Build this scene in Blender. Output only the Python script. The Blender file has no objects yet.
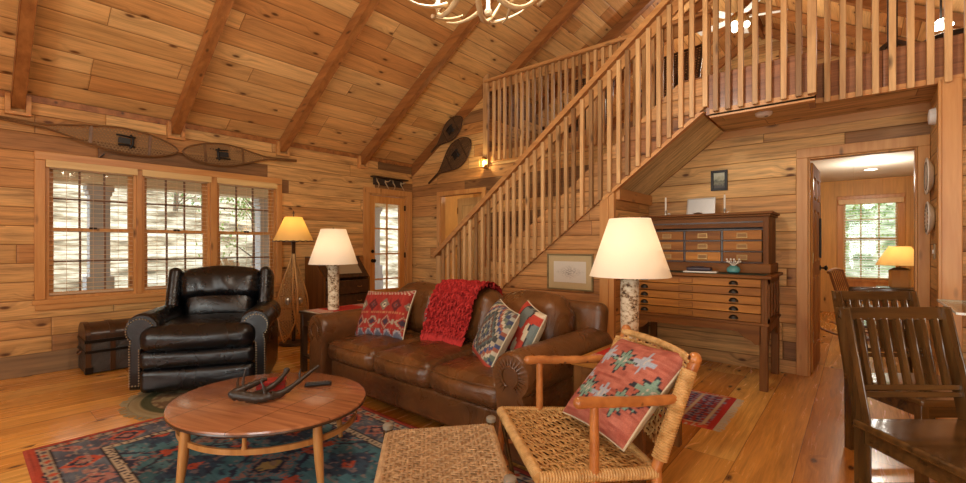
import bpy, math, random
from mathutils import Vector, Matrix
random.seed(11)
PI = math.pi
SC = bpy.context.scene
COL = SC.collection
R_ = math.radians

# ------------------------------------------------------------------ node helpers
class NT:
    def __init__(s, name):
        s.m = bpy.data.materials.new(name); s.m.use_nodes = True
        s.t = s.m.node_tree; s.t.nodes.clear()
        s.out = s.t.nodes.new('ShaderNodeOutputMaterial')
    def n(s, kind, **kw):
        nd = s.t.nodes.new('ShaderNode' + kind)
        for k, v in kw.items():
            if k.startswith('_'): setattr(nd, k[1:], v)
        for k, v in kw.items():
            if not k.startswith('_'):
                key = int(k[1:]) if k[0] == 'i' and k[1:].isdigit() else k.replace('__', ' ')
                s.put(nd.inputs[key], v)
        return nd
    def put(s, sock, v):
        if isinstance(v, bpy.types.NodeSocket): s.t.links.new(v, sock)
        elif isinstance(v, bpy.types.Node): s.t.links.new(v.outputs[0], sock)
        else:
            if sock.type == 'RGBA' and len(v) == 3: v = (*v, 1)
            sock.default_value = v
    def math(s, op, a, b=0.0, c=0.0, clamp=False):
        nd = s.t.nodes.new('ShaderNodeMath'); nd.operation = op; nd.use_clamp = clamp
        s.put(nd.inputs[0], a); s.put(nd.inputs[1], b); s.put(nd.inputs[2], c)
        return nd.outputs[0]
    def ramp(s, fac, stops, interp='LINEAR'):
        nd = s.t.nodes.new('ShaderNodeValToRGB'); e = nd.color_ramp; e.interpolation = interp
        while len(e.elements) < len(stops): e.elements.new(0.5)
        for el, (p, c) in zip(e.elements, stops):
            el.position = p; el.color = (*c, 1) if len(c) == 3 else c
        s.put(nd.inputs[0], fac); return nd.outputs[0]
    def mix(s, fac, a, b, mode='MIX'):
        nd = s.t.nodes.new('ShaderNodeMix'); nd.data_type = 'RGBA'; nd.blend_type = mode
        s.put(nd.inputs[0], fac); s.put(nd.inputs[6], a); s.put(nd.inputs[7], b)
        return nd.outputs[2]
    def xyz(s, x, y, z):
        nd = s.t.nodes.new('ShaderNodeCombineXYZ')
        s.put(nd.inputs[0], x); s.put(nd.inputs[1], y); s.put(nd.inputs[2], z); return nd.outputs[0]
    def bump(s, h, strength=0.3, dist=0.01):
        nd = s.t.nodes.new('ShaderNodeBump'); nd.inputs['Strength'].default_value = strength
        nd.inputs['Distance'].default_value = dist; s.put(nd.inputs['Height'], h); return nd.outputs[0]
    def finish(s, color, rough=0.5, metal=0.0, normal=None, spec=0.5, coat=0.0, extra=None):
        b = s.t.nodes.new('ShaderNodeBsdfPrincipled')
        s.put(b.inputs['Base Color'], color); s.put(b.inputs['Roughness'], rough)
        b.inputs['Metallic'].default_value = metal
        b.inputs['Specular IOR Level'].default_value = spec
        b.inputs['Coat Weight'].default_value = coat
        b.inputs['Coat Roughness'].default_value = 0.15
        if normal is not None: s.put(b.inputs['Normal'], normal)
        if extra:
            for k, v in extra.items(): s.put(b.inputs[k], v)
        s.t.links.new(b.outputs[0], s.out.inputs[0]); return s.m

GB, BB = 1.17, 1.1
def srgb(r, g, b):
    f = lambda c: (c/255/12.92) if c/255 <= .04045 else ((c/255+.055)/1.055)**2.4
    return (f(r), f(g), f(b))

def simple(name, col, rough=.5, metal=0., spec=.5, coat=0., bumpy=0., bscale=60.):
    s = NT(name); nrm = None; tc = s.n('TexCoord').outputs['Object']
    v = s.n('TexNoise', Vector=tc, Scale=bscale, Detail=3.)
    if bumpy: nrm = s.bump(v.outputs[0], bumpy, .004)
    c = s.mix(s.math('MULTIPLY', v.outputs[0], .35), col, tuple(x*.7 for x in col))
    return s.finish(c, rough, metal, nrm, spec, coat)

def emit(name, col, strength, base=(.9, .85, .75)):
    s = NT(name)
    return s.finish(base, .5, 0, extra={'Emission Color': (*col, 1), 'Emission Strength': strength})

def vcol(name, rough=.85, bumpy=.4, bscale=260., sheen=.3):
    s = NT(name)
    a = s.n('VertexColor', _layer_name='Col')
    tc = s.n('TexCoord').outputs['Object']
    nz = s.n('TexNoise', Vector=tc, Scale=bscale, Detail=2.)
    c = s.mix(.35, a.outputs[0], s.mix(1., a.outputs[0], s.ramp(nz.outputs[0], [(.25, (.45,)*3), (.75, (1.4,)*3)]), 'MULTIPLY'))
    return s.finish(c, rough, 0, s.bump(nz.outputs[0], bumpy, .004), .2)

def planks(name, along, across, width, length, ramp, rough=.45, seam=.0035, knot=.5, sc_across=1., spec=.4, coat=0., grain=.8, bev=.02, bstr=.5, offs=0., kd=(.10, .032, .008)):
    """boards in world space: 'along'/'across' are axis letters"""
    s = NT(name)
    ramp = [(p, (min(1, q[0]*1.0), min(1, q[1]*GB), min(1, q[2]*BB))) for p, q in ramp]
    pos = s.n('NewGeometry').outputs['Position']
    sp = s.n('SeparateXYZ', i0=pos)
    ax = {'x': sp.outputs[0], 'y': sp.outputs[1], 'z': sp.outputs[2]}
    third = ax[[k for k in 'xyz' if k not in (along, across)][0]]
    A = ax[along]; Cc = s.math('ADD', s.math('MULTIPLY', ax[across], sc_across), offs)
    c = s.math('DIVIDE', Cc, width); row = s.math('FLOOR', c); fr = s.math('FRACT', c)
    r1 = s.n('TexWhiteNoise', _noise_dimensions='1D', W=s.math('ADD', row, .37)).outputs[0]
    a2 = s.math('ADD', s.math('DIVIDE', A, length), s.math('MULTIPLY', r1, 7.3))
    colid = s.math('FLOOR', a2); fa = s.math('FRACT', a2)
    wn = s.n('TexWhiteNoise', _noise_dimensions='2D', Vector=s.xyz(row, colid, 0.))
    r = wn.outputs[0]
    off = s.math('MULTIPLY', r, 37.)
    gv = s.xyz(s.math('ADD', s.math('MULTIPLY', A, 1.1), off), s.math('MULTIPLY', Cc, 16.), s.math('MULTIPLY', third, 3.))
    # knots
    kv = s.xyz(s.math('ADD', s.math('MULTIPLY', A, 2.2), off), s.math('ADD', s.math('MULTIPLY', Cc, 5.2), off), 0.)
    vor = s.n('TexVoronoi', _voronoi_dimensions='2D', Vector=kv, Scale=1.)
    sel = s.math('GREATER_THAN', s.n('SeparateColor', i0=vor.outputs['Color']).outputs[0], 1-knot)
    kn0 = s.ramp(vor.outputs['Distance'], [(.0, (1, 1, 1)), (.055, (.85,)*3), (.10, (.18,)*3), (.22, (0, 0, 0))])
    kn = s.math('MULTIPLY', kn0, sel)
    kwarp = s.math('MULTIPLY', s.ramp(vor.outputs['Distance'], [(0, (1,)*3), (.35, (0,)*3)]), sel)
    gn = s.n('TexNoise', Vector=s.n('VectorMath', _operation='ADD', i0=gv, i1=s.xyz(0., s.math('MULTIPLY', kwarp, 1.1), 0.)).outputs[0], Scale=1.6, Detail=5., Roughness=.62, Distortion=.35)
    fine = s.n('TexNoise', Vector=s.xyz(s.math('MULTIPLY', A, 5.), s.math('MULTIPLY', Cc, 130.), s.math('MULTIPLY', third, 20.)), Scale=1., Detail=2.)
    big = s.n('TexNoise', Vector=s.xyz(s.math('ADD', s.math('MULTIPLY', A, .5), off), s.math('MULTIPLY', Cc, 2.), 0.), Scale=1.3, Detail=2.)
    base = s.ramp(r, ramp)
    lo = 1-.55*grain; hi = 1+.35*grain
    base = s.mix(1., base, s.ramp(gn.outputs[0], [(.3, (lo, lo*.95, lo*.9)), (.5, (1, 1, 1)), (.72, (hi, hi, hi*.98))]), 'MULTIPLY')
    base = s.mix(1., base, s.ramp(big.outputs[0], [(.3, (.82, .8, .78)), (.7, (1.14, 1.14, 1.14))]), 'MULTIPLY')
    base = s.mix(.35*grain, base, s.mix(1., base, s.ramp(fine.outputs[0], [(.35, (.5,)*3), (.65, (1.25,)*3)]), 'MULTIPLY'))
    base = s.mix(kn, base, kd)
    d = s.math('MULTIPLY', s.math('MINIMUM', fr, s.math('SUBTRACT', 1., fr)), width)
    de = s.math('MULTIPLY', s.math('MINIMUM', fa, s.math('SUBTRACT', 1., fa)), length)
    dd = s.math('MINIMUM', d, s.math('MULTIPLY', de, 1.6))
    sm = s.ramp(s.math('DIVIDE', dd, seam*3), [(.12, (.34, .27, .21)), (.55, (1, 1, 1))])
    base = s.mix(1., base, sm, 'MULTIPLY')
    hh = s.math('DIVIDE', dd, bev, clamp=True)
    hh = s.math('POWER', hh, .5)
    h = s.math('ADD', hh, s.math('MULTIPLY', gn.outputs[0], .12))
    rg = s.math('ADD', rough, s.math('MULTIPLY', gn.outputs[0], .12))
    return s.finish(base, rg, 0, s.bump(h, bstr, .012), spec, coat)

def wood(name, c0, c1, axis='z', rough=.4, knot=.25, spec=.45, coat=0., scale=1., vary=.35, stripe=0.):
    """grain along a local axis, with per-object variation"""
    s = NT(name)
    c0 = (c0[0], c0[1]*GB, c0[2]*BB); c1 = (c1[0], c1[1]*GB, c1[2]*BB)
    tc = s.n('TexCoord').outputs['Object']; sp = s.n('SeparateXYZ', i0=tc)
    oi = s.n('ObjectInfo').outputs['Random']; off = s.math('MULTIPLY', oi, 53.)
    k = {'x': (1.4, 18, 18), 'y': (18, 1.4, 18), 'z': (18, 18, 1.4)}[axis]
    v = s.xyz(s.math('ADD', s.math('MULTIPLY', sp.outputs[0], k[0]*scale), off), s.math('ADD', s.math('MULTIPLY', sp.outputs[1], k[1]*scale), off), s.math('MULTIPLY', sp.outputs[2], k[2]*scale))
    g = s.n('TexNoise', Vector=v, Scale=1., Detail=5., Roughness=.6, Distortion=.4)
    kk = {'x': (3, 10, 10), 'y': (10, 3, 10), 'z': (10, 10, 3)}[axis]
    kv = s.xyz(s.math('ADD', s.math('MULTIPLY', sp.outputs[0], kk[0]), off), s.math('ADD', s.math('MULTIPLY', sp.outputs[1], kk[1]), off), s.math('MULTIPLY', sp.outputs[2], kk[2]))
    vo = s.n('TexVoronoi', Vector=kv, Scale=1.)
    sel = s.math('GREATER_THAN', s.n('SeparateColor', i0=vo.outputs['Color']).outputs[0], 1-knot)
    kn = s.math('MULTIPLY', s.ramp(vo.outputs['Distance'], [(0, (1,)*3), (.09, (.7,)*3), (.2, (0,)*3)]), sel)
    c = s.ramp(g.outputs[0], [(.28, c0), (.68, c1)])
    c = s.mix(1., c, s.ramp(oi, [(0, (1-vary, 1-vary*1.1, 1-vary*1.2)), (.5, (1, 1, 1)), (1, (1+vary*.5, 1+vary*.55, 1+vary*.6))]), 'MULTIPLY')
    c = s.mix(kn, c, tuple(x*.22 for x in c0))
    return s.finish(c, rough, 0, s.bump(g.outputs[0], .12, .004), spec, coat)

def leather(name, c0, c1, rough=.32, wr=.5, scale=7., spec=.55):
    s = NT(name)
    tc = s.n('TexCoord').outputs['Object']
    big = s.n('TexNoise', Vector=tc, Scale=3.2, Detail=3., Roughness=.6)
    wrn = s.n('TexNoise', Vector=tc, Scale=scale, Detail=5., Roughness=.55, Distortion=1.2)
    fine = s.n('TexVoronoi', Vector=tc, Scale=230.)
    c = s.ramp(big.outputs[0], [(.3, c0), (.7, c1)])
    h = s.math('ADD', wrn.outputs[0], s.math('MULTIPLY', fine.outputs[0], .05))
    rg = s.math('ADD', rough-.08, s.math('MULTIPLY', wrn.outputs[0], .25))
    return s.finish(c, rg, 0, s.bump(h, wr, .03), spec)

def glassmat(name, tint=(.95, .98, .97), rough=.02, fac=.06):
    s = NT(name)
    a = s.n('BsdfTransparent', Color=(*tint, 1)); b = s.n('BsdfGlossy', Color=(1, 1, 1, 1), Roughness=rough)
    lw = s.n('LayerWeight', Blend=.25)
    m = s.n('MixShader', i0=s.math('ADD', fac, s.math('MULTIPLY', lw.outputs['Facing'], .25)), i1=a.outputs[0], i2=b.outputs[0])
    s.t.links.new(m.outputs[0], s.out.inputs[0]); return s.m

def shademat(name, col, trans=.5, strength=0.):
    s = NT(name)
    tc = s.n('TexCoord').outputs['Object']
    nz = s.n('TexNoise', Vector=tc, Scale=180., Detail=2.)
    c = s.mix(s.math('MULTIPLY', nz.outputs[0], .15), col, tuple(x*.8 for x in col))
    d = s.n('BsdfDiffuse', Color=c); t = s.n('BsdfTranslucent', Color=c)
    m = s.n('MixShader', i0=trans, i1=d.outputs[0], i2=t.outputs[0])
    s.t.links.new(m.outputs[0], s.out.inputs[0]); return s.m

# ------------------------------------------------------------------ mesh builder
class MB:
    def __init__(s): s.v = []; s.f = []; s.c = None
    def add(s, vs, fs):
        o = len(s.v); s.v += [tuple(p) for p in vs]; s.f += [tuple(i+o for i in f) for f in fs]; return s
    def box(s, x0, x1, y0, y1, z0, z1):
        vs = [(x, y, z) for x in (x0, x1) for y in (y0, y1) for z in (z0, z1)]
        return s.add(vs, [(0, 1, 3, 2), (4, 6, 7, 5), (0, 4, 5, 1), (2, 3, 7, 6), (0, 2, 6, 4), (1, 5, 7, 3)])
    def cbox(s, c, d, M=None):
        vs = [Vector((x*d[0]/2, y*d[1]/2, z*d[2]/2)) for x in (-1, 1) for y in (-1, 1) for z in (-1, 1)]
        if M is not None: vs = [M @ p for p in vs]
        vs = [p+Vector(c) for p in vs]
        return s.add(vs, [(0, 1, 3, 2), (4, 6, 7, 5), (0, 4, 5, 1), (2, 3, 7, 6), (0, 2, 6, 4), (1, 5, 7, 3)])
    def beam(s, a, b, w, h, up=(0, 0, 1)):
        """rectangular bar a->b, w across, h along up"""
        a = Vector(a); b = Vector(b); d = (b-a); L = d.length; d.normalize()
        side = d.cross(Vector(up)); side.normalize(); u = side.cross(d)
        vs = []
        for p in (a, b):
            for i, j in ((-1, -1), (1, -1), (1, 1), (-1, 1)): vs.append(p+side*(i*w/2)+u*(j*h/2))
        return s.add(vs, [(0, 1, 2, 3), (7, 6, 5, 4), (0, 4, 5, 1), (1, 5, 6, 2), (2, 6, 7, 3), (3, 7, 4, 0)])
    def prism(s, pts, axis, a0, a1):
        """2D polygon extruded along axis ('x': pts=(y,z), 'y': (x,z), 'z': (x,y))"""
        def P(p, a): return {'x': (a, p[0], p[1]), 'y': (p[0], a, p[1]), 'z': (p[0], p[1], a)}[axis]
        n = len(pts); vs = [P(p, a0) for p in pts]+[P(p, a1) for p in pts]
        fs = [tuple(range(n)), tuple(range(2*n-1, n-1, -1))]
        fs += [(i, (i+1) % n+0, (i+1) % n+n, i+n) for i in range(n)]
        return s.add(vs, fs)
    def tube(s, pts, r, seg=8, cap=True, flat=1., closed=False):
        pts = [Vector(p) for p in pts]; n = len(pts)
        rr = r if callable(r) else (lambda i: r[i] if isinstance(r, (list, tuple)) else r)
        t0 = (pts[1]-pts[0]).normalized(); ref = Vector((0, 0, 1)) if abs(t0.z) < .9 else Vector((1, 0, 0))
        nrm = (ref-t0*ref.dot(t0)).normalized(); vs = []
        for i in range(n):
            if closed: t = (pts[(i+1) % n]-pts[i-1]).normalized()
            else: t = (pts[min(i+1, n-1)]-pts[max(i-1, 0)]).normalized()
            nrm = (nrm-t*nrm.dot(t)); nrm.normalize(); bn = t.cross(nrm)
            for k in range(seg):
                a = 2*PI*k/seg; vs.append(pts[i]+(nrm*math.cos(a)*flat+bn*math.sin(a))*rr(i))
        fs = []
        for i in range(n if closed else n-1):
            j = (i+1) % n
            for k in range(seg):
                fs.append((i*seg+k, i*seg+(k+1) % seg, j*seg+(k+1) % seg, j*seg+k))
        if cap and not closed:
            fs.append(tuple(range(seg-1, -1, -1))); fs.append(tuple((n-1)*seg+k for k in range(seg)))
        return s.add(vs, fs)
    def lathe(s, prof, c=(0, 0, 0), seg=24, M=None):
        vs = []; n = len(prof)
        for r, z in prof:
            for k in range(seg):
                a = 2*PI*k/seg; p = Vector((r*math.cos(a), r*math.sin(a), z))
                if M is not None: p = M @ p
                vs.append(p+Vector(c))
        fs = [(i*seg+k, i*seg+(k+1) % seg, (i+1)*seg+(k+1) % seg, (i+1)*seg+k) for i in range(n-1) for k in range(seg)]
        if prof[0][0] > 1e-4: fs.append(tuple(range(seg-1, -1, -1)))
        if prof[-1][0] > 1e-4: fs.append(tuple((n-1)*seg+k for k in range(seg)))
        return s.add(vs, fs)
    def ball(s, c, r, seg=12):
        n = seg//2
        prof = [(max(1e-5, math.sin(PI*i/n)), -math.cos(PI*i/n)) for i in range(n+1)]
        rr = r if isinstance(r, (tuple, list)) else (r, r, r)
        vs = []; fs = []
        for q, z in prof:
            for k in range(seg):
                a = 2*PI*k/seg; vs.append((c[0]+rr[0]*q*math.cos(a), c[1]+rr[1]*q*math.sin(a), c[2]+rr[2]*z))
        for i in range(n):
            for k in range(seg): fs.append((i*seg+k, i*seg+(k+1) % seg, (i+1)*seg+(k+1) % seg, (i+1)*seg+k))
        return s.add(vs, fs)
    def rbox(s, c, d, r, n=8, bulge=(0, 0, 0), M=None, fn=None):
        """rounded soft box"""
        hx, hy, hz = d[0]/2, d[1]/2, d[2]/2; r = min(r, hx*.999, hy*.999, hz*.999)
        def smp(h):
            inner = h-r
            a = [-h]+[-inner-r*math.cos(PI/2*k/3+0)*0 - r*(1-math.sin(PI/2*k/3)) for k in range(1, 3)]
            m = [-inner+2*inner*k/n for k in range(n+1)]
            return a+m+[-q for q in reversed(a)]
        X, Y, Z = smp(hx), smp(hy), smp(hz); idx = {}; vs = []; fs = []
        def vid(i, j, k):
            key = (i, j, k)
            if key in idx: return idx[key]
            p = Vector((X[i], Y[j], Z[k]))
            q = Vector((max(-hx+r, min(hx-r, p.x)), max(-hy+r, min(hy-r, p.y)), max(-hz+r, min(hz-r, p.z))))
            e = p-q; m = max(abs(e.x), abs(e.y), abs(e.z))
            if m > 1e-9: e = e.normalized()*r
            p2 = q+e
            ux, uy, uz = p.x/hx, p.y/hy, p.z/hz
            p2.x += bulge[0]*ux*(1-uy*uy)*(1-uz*uz)
            p2.y += bulge[1]*uy*(1-ux*ux)*(1-uz*uz)
            p2.z += bulge[2]*uz*(1-ux*ux)*(1-uy*uy)
            if fn: p2 = fn(p2, (ux, uy, uz))
            if M is not None: p2 = M @ p2
            vs.append(p2+Vector(c)); idx[key] = len(vs)-1; return idx[key]
        nx, ny, nz = len(X)-1, len(Y)-1, len(Z)-1
        for i in range(nx):
            for j in range(ny):
                fs.append((vid(i, j, 0), vid(i, j+1, 0), vid(i+1, j+1, 0), vid(i+1, j, 0)))
                fs.append((vid(i, j, nz), vid(i+1, j, nz), vid(i+1, j+1, nz), vid(i, j+1, nz)))
            for k in range(nz):
                fs.append((vid(i, 0, k), vid(i+1, 0, k), vid(i+1, 0, k+1), vid(i, 0, k+1)))
                fs.append((vid(i, ny, k), vid(i, ny, k+1), vid(i+1, ny, k+1), vid(i+1, ny, k)))
        for j in range(ny):
            for k in range(nz):
                fs.append((vid(0, j, k), vid(0, j, k+1), vid(0, j+1, k+1), vid(0, j+1, k)))
                fs.append((vid(nx, j, k), vid(nx, j+1, k), vid(nx, j+1, k+1), vid(nx, j, k+1)))
        return s.add(vs, fs)
    def build(s, name, mat, parent=None, bevel=0., loc=None, rot=None, smooth=True, angle=40, cols=None, seg=2):
        me = bpy.data.meshes.new(name); me.from_pydata(s.v, [], s.f); me.update()
        if cols is not None:
            a = me.color_attributes.new('Col', 'FLOAT_COLOR', 'POINT')
            flat = []
            for c in cols: flat += [c[0], c[1], c[2], 1.]
            a.data.foreach_set('color', flat)
        if smooth:
            me.polygons.foreach_set('use_smooth', [True]*len(me.polygons))
            me.set_sharp_from_angle(angle=R_(angle))
        me.materials.append(mat)
        o = bpy.data.objects.new(name, me); COL.objects.link(o)
        if parent is not None: o.parent = parent
        if loc: o.location = loc
        if rot: o.rotation_euler = rot
        if bevel:
            b = o.modifiers.new('Bevel', 'BEVEL'); b.width = bevel; b.segments = seg; b.limit_method = 'ANGLE'; b.angle_limit = R_(40)
        return o

def tag(o, label=None, cat=None, group=None, kind=None):
    if label: o['label'] = label
    if cat: o['category'] = cat
    if group: o['group'] = group
    if kind: o['kind'] = kind
    return o
def thing(name, label, cat, loc=(0, 0, 0), rz=0., group=None):
    o = bpy.data.objects.new(name, None); COL.objects.link(o)
    o.location = loc; o.rotation_euler = (0, 0, rz); o.empty_display_size = .1
    return tag(o, label, cat, group)
def struct(o): return tag(o, kind='structure')
def copy_tree(o, parent=None):
    c = o.copy(); COL.objects.link(c)
    if parent is not None: c.parent = parent
    for ch in o.children: copy_tree(ch, c)
    return c
def box(x0, x1, y0, y1, z0, z1): return MB().box(x0, x1, y0, y1, z0, z1)
def rotm(ax, deg): return Matrix.Rotation(R_(deg), 3, ax)

def hsh(i, j, k=0):
    n = (int(i)*374761393+int(j)*668265263+int(k)*1274126177) & 0xffffffff
    n = ((n ^ (n >> 13))*1274126177) & 0xffffffff
    return ((n ^ (n >> 16)) & 0xffff)/65535
def vnoise(x, y, k=0):
    i, j = math.floor(x), math.floor(y); fx, fy = x-i, y-j
    fx = fx*fx*(3-2*fx); fy = fy*fy*(3-2*fy)
    a = hsh(i, j, k)*(1-fx)+hsh(i+1, j, k)*fx; b = hsh(i, j+1, k)*(1-fx)+hsh(i+1, j+1, k)*fx
    return a*(1-fy)+b*fy
def lerp(a, b, t): return tuple(x*(1-t)+y*t for x, y in zip(a, b))

# ------------------------------------------------------------------ materials
K = srgb
honey = [(0, K(126, 84, 54)), (.12, K(146, 98, 62)), (.2, K(186, 122, 72)), (.45, K(208, 148, 92)), (.8, K(222, 166, 110)), (1, K(192, 122, 68))]
M = {}
M['wall_y'] = planks('log siding along the window wall', 'y', 'z', .175, 1.7, honey, rough=.5, bev=.03, bstr=.55, knot=.35)
M['wall_x'] = planks('plank wall', 'x', 'z', .175, 2.3, honey, rough=.5, bev=.02, bstr=.5, knot=.35, offs=.05)
M['ceil'] = planks('pine ceiling boards', 'y', 'x', .2, 2.4, [(0, K(196, 128, 76)), (.5, K(220, 160, 104)), (1, K(232, 178, 124))], rough=.42, sc_across=1.186, knot=.36, bev=.02, bstr=.5, grain=.5)
M['floor'] = planks('pine floor boards', 'y', 'x', .27, 3.1, [(0, K(196, 116, 48)), (.5, K(224, 146, 68)), (1, K(236, 170, 92))], rough=.2, seam=.002, knot=.45, bev=.006, bstr=.02, spec=.5, coat=.3, grain=.6)
M['soffit'] = planks('loft soffit boards', 'x', 'y', .2, 2.4, [(0, K(196, 142, 96)), (1, K(222, 170, 120))], rough=.5, knot=.4)
M['stairw'] = planks('stair side boards', 'x', 'z', .15, 1.6, [(0, K(150, 90, 52)), (.5, K(184, 122, 74)), (1, K(196, 134, 84))], rough=.45, knot=.4, offs=.03)
M['rim'] = planks('loft rim boards', 'x', 'z', 1., 1.4, [(0, K(150, 88, 56)), (1, K(182, 116, 76))], rough=.32, knot=.2, coat=.2)
M['trimv'] = wood('honey pine trim upright', K(186, 116, 62), K(210, 146, 90), 'z', .4, .3, vary=.12)
M['trimy'] = wood('honey pine trim lengthwise', K(186, 116, 62), K(210, 146, 90), 'y', .4, .3, vary=.12)
M['trimx'] = wood('honey pine trim crosswise', K(186, 116, 62), K(210, 146, 90), 'x', .4, .3, vary=.12)
M['baseb'] = wood('weathered baseboard', K(112, 82, 62), K(158, 118, 86), 'y', .5, .3, vary=.1)
M['rafter'] = wood('rafter pine', K(128, 72, 36), K(178, 110, 60), 'x', .45, .35, vary=.2, scale=.7)
M['baluster'] = wood('baluster cedar', K(168, 114, 74), K(216, 164, 116), 'z', .45, .2, vary=.5)
M['rail'] = wood('handrail cedar', K(168, 104, 60), K(204, 142, 90), 'x', .35, .2, vary=.08)
M['tread'] = wood('stair tread pine', K(176, 108, 60), K(206, 140, 84), 'y', .35, .2, vary=.1)
M['under'] = planks('stair underside boards', 'x', 'y', .45, 9., [(0, K(222, 184, 136)), (1, K(236, 200, 154))], rough=.55, knot=.05)
M['pine_panel'] = planks('orange pine panelling', 'z', 'x', .6, 9., [(0, K(214, 148, 80)), (1, K(224, 160, 92))], rough=.4, seam=.001, knot=.1, bstr=.1, grain=.3)
M['door_pine'] = wood('pine door', K(196, 118, 56), K(220, 150, 84), 'z', .35, .05, vary=.05)
M['door_blond'] = wood('blond pine door', K(206, 150, 94), K(226, 176, 118), 'z', .35, .05, vary=.05)
M['white'] = simple('white plaster', K(226, 220, 205), .7)
M['whiteplastic'] = simple('white plastic', K(252, 250, 246), .45)
M['black'] = simple('black iron', K(26, 24, 22), .45, .3)
M['brass'] = simple('aged brass', K(176, 140, 86), .35, .9)
M['nail'] = simple('nail head brass', K(170, 150, 120), .3, .9)
M['blackbrass'] = simple('dark cup pull metal', K(46, 40, 34), .35, .8)
M['glass'] = glassmat('window glass')
M['blind'] = shademat('tan blind slats', K(240, 216, 182), .4)
M['blindw'] = wood('tan blind wood', K(206, 158, 104), K(226, 184, 132), 'y', .45, 0, vary=.05)
M['muntin'] = simple('brown window bars', K(128, 92, 66), .5)

# ------------------------------------------------------------------ room shell
WL = 2.63; TP = .637; RX = 4.5; RZ = WL+TP*RX; RIGHT = 9.0; YB = 5.1; YF = -2.6; YE = 10.3; LF = 2.68; LS = 2.38
YS = 4.16; YS2 = 4.47; XJ = 5.67; XW = 6.38
floor = struct(box(-.1, RIGHT+.1, YF-.1, YE+.1, -.1, 0).build('floor', M['floor'], smooth=False))
# window wall with openings
wl = MB()
def wall_y(mb, x0, x1, ya, yb, z0, z1, holes):
    holes = sorted(holes); y = ya
    for (h0, h1, g0, g1) in holes:
        mb.box(x0, x1, y, h0, z0, z1)
        if g0 > z0: mb.box(x0, x1, h0, h1, z0, g0)
        if g1 < z1: mb.box(x0, x1, h0, h1, g1, z1)
        y = h1
    mb.box(x0, x1, y, yb, z0, z1)
def wall_x(mb, y0, y1, xa, xb, z0, z1, holes):
    holes = sorted(holes); x = xa
    for (h0, h1, g0, g1) in holes:
        mb.box(x, h0, y0, y1, z0, z1)
        if g0 > z0: mb.box(h0, h1, y0, y1, z0, g0)
        if g1 < z1: mb.box(h0, h1, y0, y1, g1, z1)
        x = h1
    mb.box(x, xb, y0, y1, z0, z1)
WZ0, WZ1 = .70, 2.03
WIN = [(.53, 1.235), (1.275, 1.945), (2.005, 2.73)]
wall_y(wl, -.16, 0, YF, YB+.1, 0, WL+.02, [(w[0], w[1], WZ0, WZ1) for w in WIN]+[(4.2, 4.96, 0, 2.05)])
struct(wl.build('wall_left', M['wall_y'], smooth=False))
wb = MB()
wall_x(wb, YB, YB+.1, 0, 1.65, 0, LF, [(.70, 1.60, 0, 2.02)])
wb.prism([(0, LF), (1.65, LF), (1.65, WL+TP*1.65), (0.08, LF)], 'y', YB, YB+.1)
wall_x(wb, YB, YB+.1, 1.65, 5.9, 0, 2.44, [(5.576, 5.9, 0, 2.03)])
wall_x(wb, YB, YB+.1, 5.9, XW+.1, 0, 2.44, [(5.9, 6.304, 0, 2.03)])
struct(wb.build('wall_back', M['wall_x'], smooth=False))
# wing wall and the wall beyond it on the right
struct(box(XW, XW+.1, YS2+.002, YB, 0, LS).build('wall_wing', planks('wing wall boards', 'y', 'z', .175, 2.3, honey, knot=.3), smooth=False))
struct(box(XW+.1, RIGHT, YS2+.02, YS2+.1, 0, LS).build('wall_dining', M['wall_x'], smooth=False))
struct(box(XW-.012, XW+.1, YS2-.02, YS2+.02, 0, LS).build('trim_1', M['trimv'], bevel=.006))
struct(box(XW-.02, XW-.001, YS2-.03, YS2+.045, 0, LS).build('trim_2', M['trimv'], bevel=.004))
wf = MB(); wall_x(wf, YF-.1, YF, 0, RIGHT, 0, WL, [(2.6, 4.2, .7, 2.1), (5.6, 8.0, .2, 2.2)]); wf.prism([(0, WL), (RIGHT, WL), (RX, RZ)], 'y', YF-.1, YF)
struct(wf.build('wall_front', M['wall_x'], smooth=False))
struct(box(RIGHT, RIGHT+.1, YF, YE, 0, WL+.02).build('wall_right', M['wall_y'], smooth=False))
wg = MB()
wall_x(wg, YE, YE+.1, 0, 7.2, 0, LS, [(5.73, 6.45, .62, 2.0)]); wg.box(7.2, RIGHT, YE, YE+.1, 0, LS)
struct(wg.build('wall_study', M['pine_panel'], smooth=False))
wg = MB(); wg.prism([(0, LS), (RIGHT, LS), (RIGHT, WL), (RX, RZ), (0, WL)], 'y', YE, YE+.1)
struct(wg.build('wall_gable', M['wall_x'], smooth=False))
struct(box(1.6, 1.65, YB+.1, YE, LF, WL+TP*1.6).build('wall_knee', M['wall_y'], smooth=False))
struct(box(7.0, 7.1, YB+.1, YE, 0, LS).build('wall_study_right', M['pine_panel'], smooth=False))
struct(box(5.0, 5.1, YB+.1, YE, 0, LS).build('wall_study_left', M['pine_panel'], smooth=False))
# hallway behind the left opening
hw = MB(); hw.box(.1, 2.2, 6.6, 6.7, 0, LS); hw.box(.08, .1, YB+.1, 6.6, 0, LS); hw.box(2.2, 2.22, YB+.1, 6.6, 0, LS)
struct(hw.build('wall_hall', M['pine_panel'], smooth=False))
# ceilings
for nm, xs in (('ceiling', (0, RX)), ('ceiling_right', (RX, RIGHT))):
    x0, x1 = xs; z0 = WL if x0 == 0 else RZ; z1 = RZ if x0 == 0 else WL
    c = MB(); c.prism([(x0, z0), (x1, z1), (x1, z1+.08), (x0, z0+.08)], 'y', YF-.1, YE+.1)
    struct(c.build(nm, M['ceil'], smooth=False))
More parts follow.
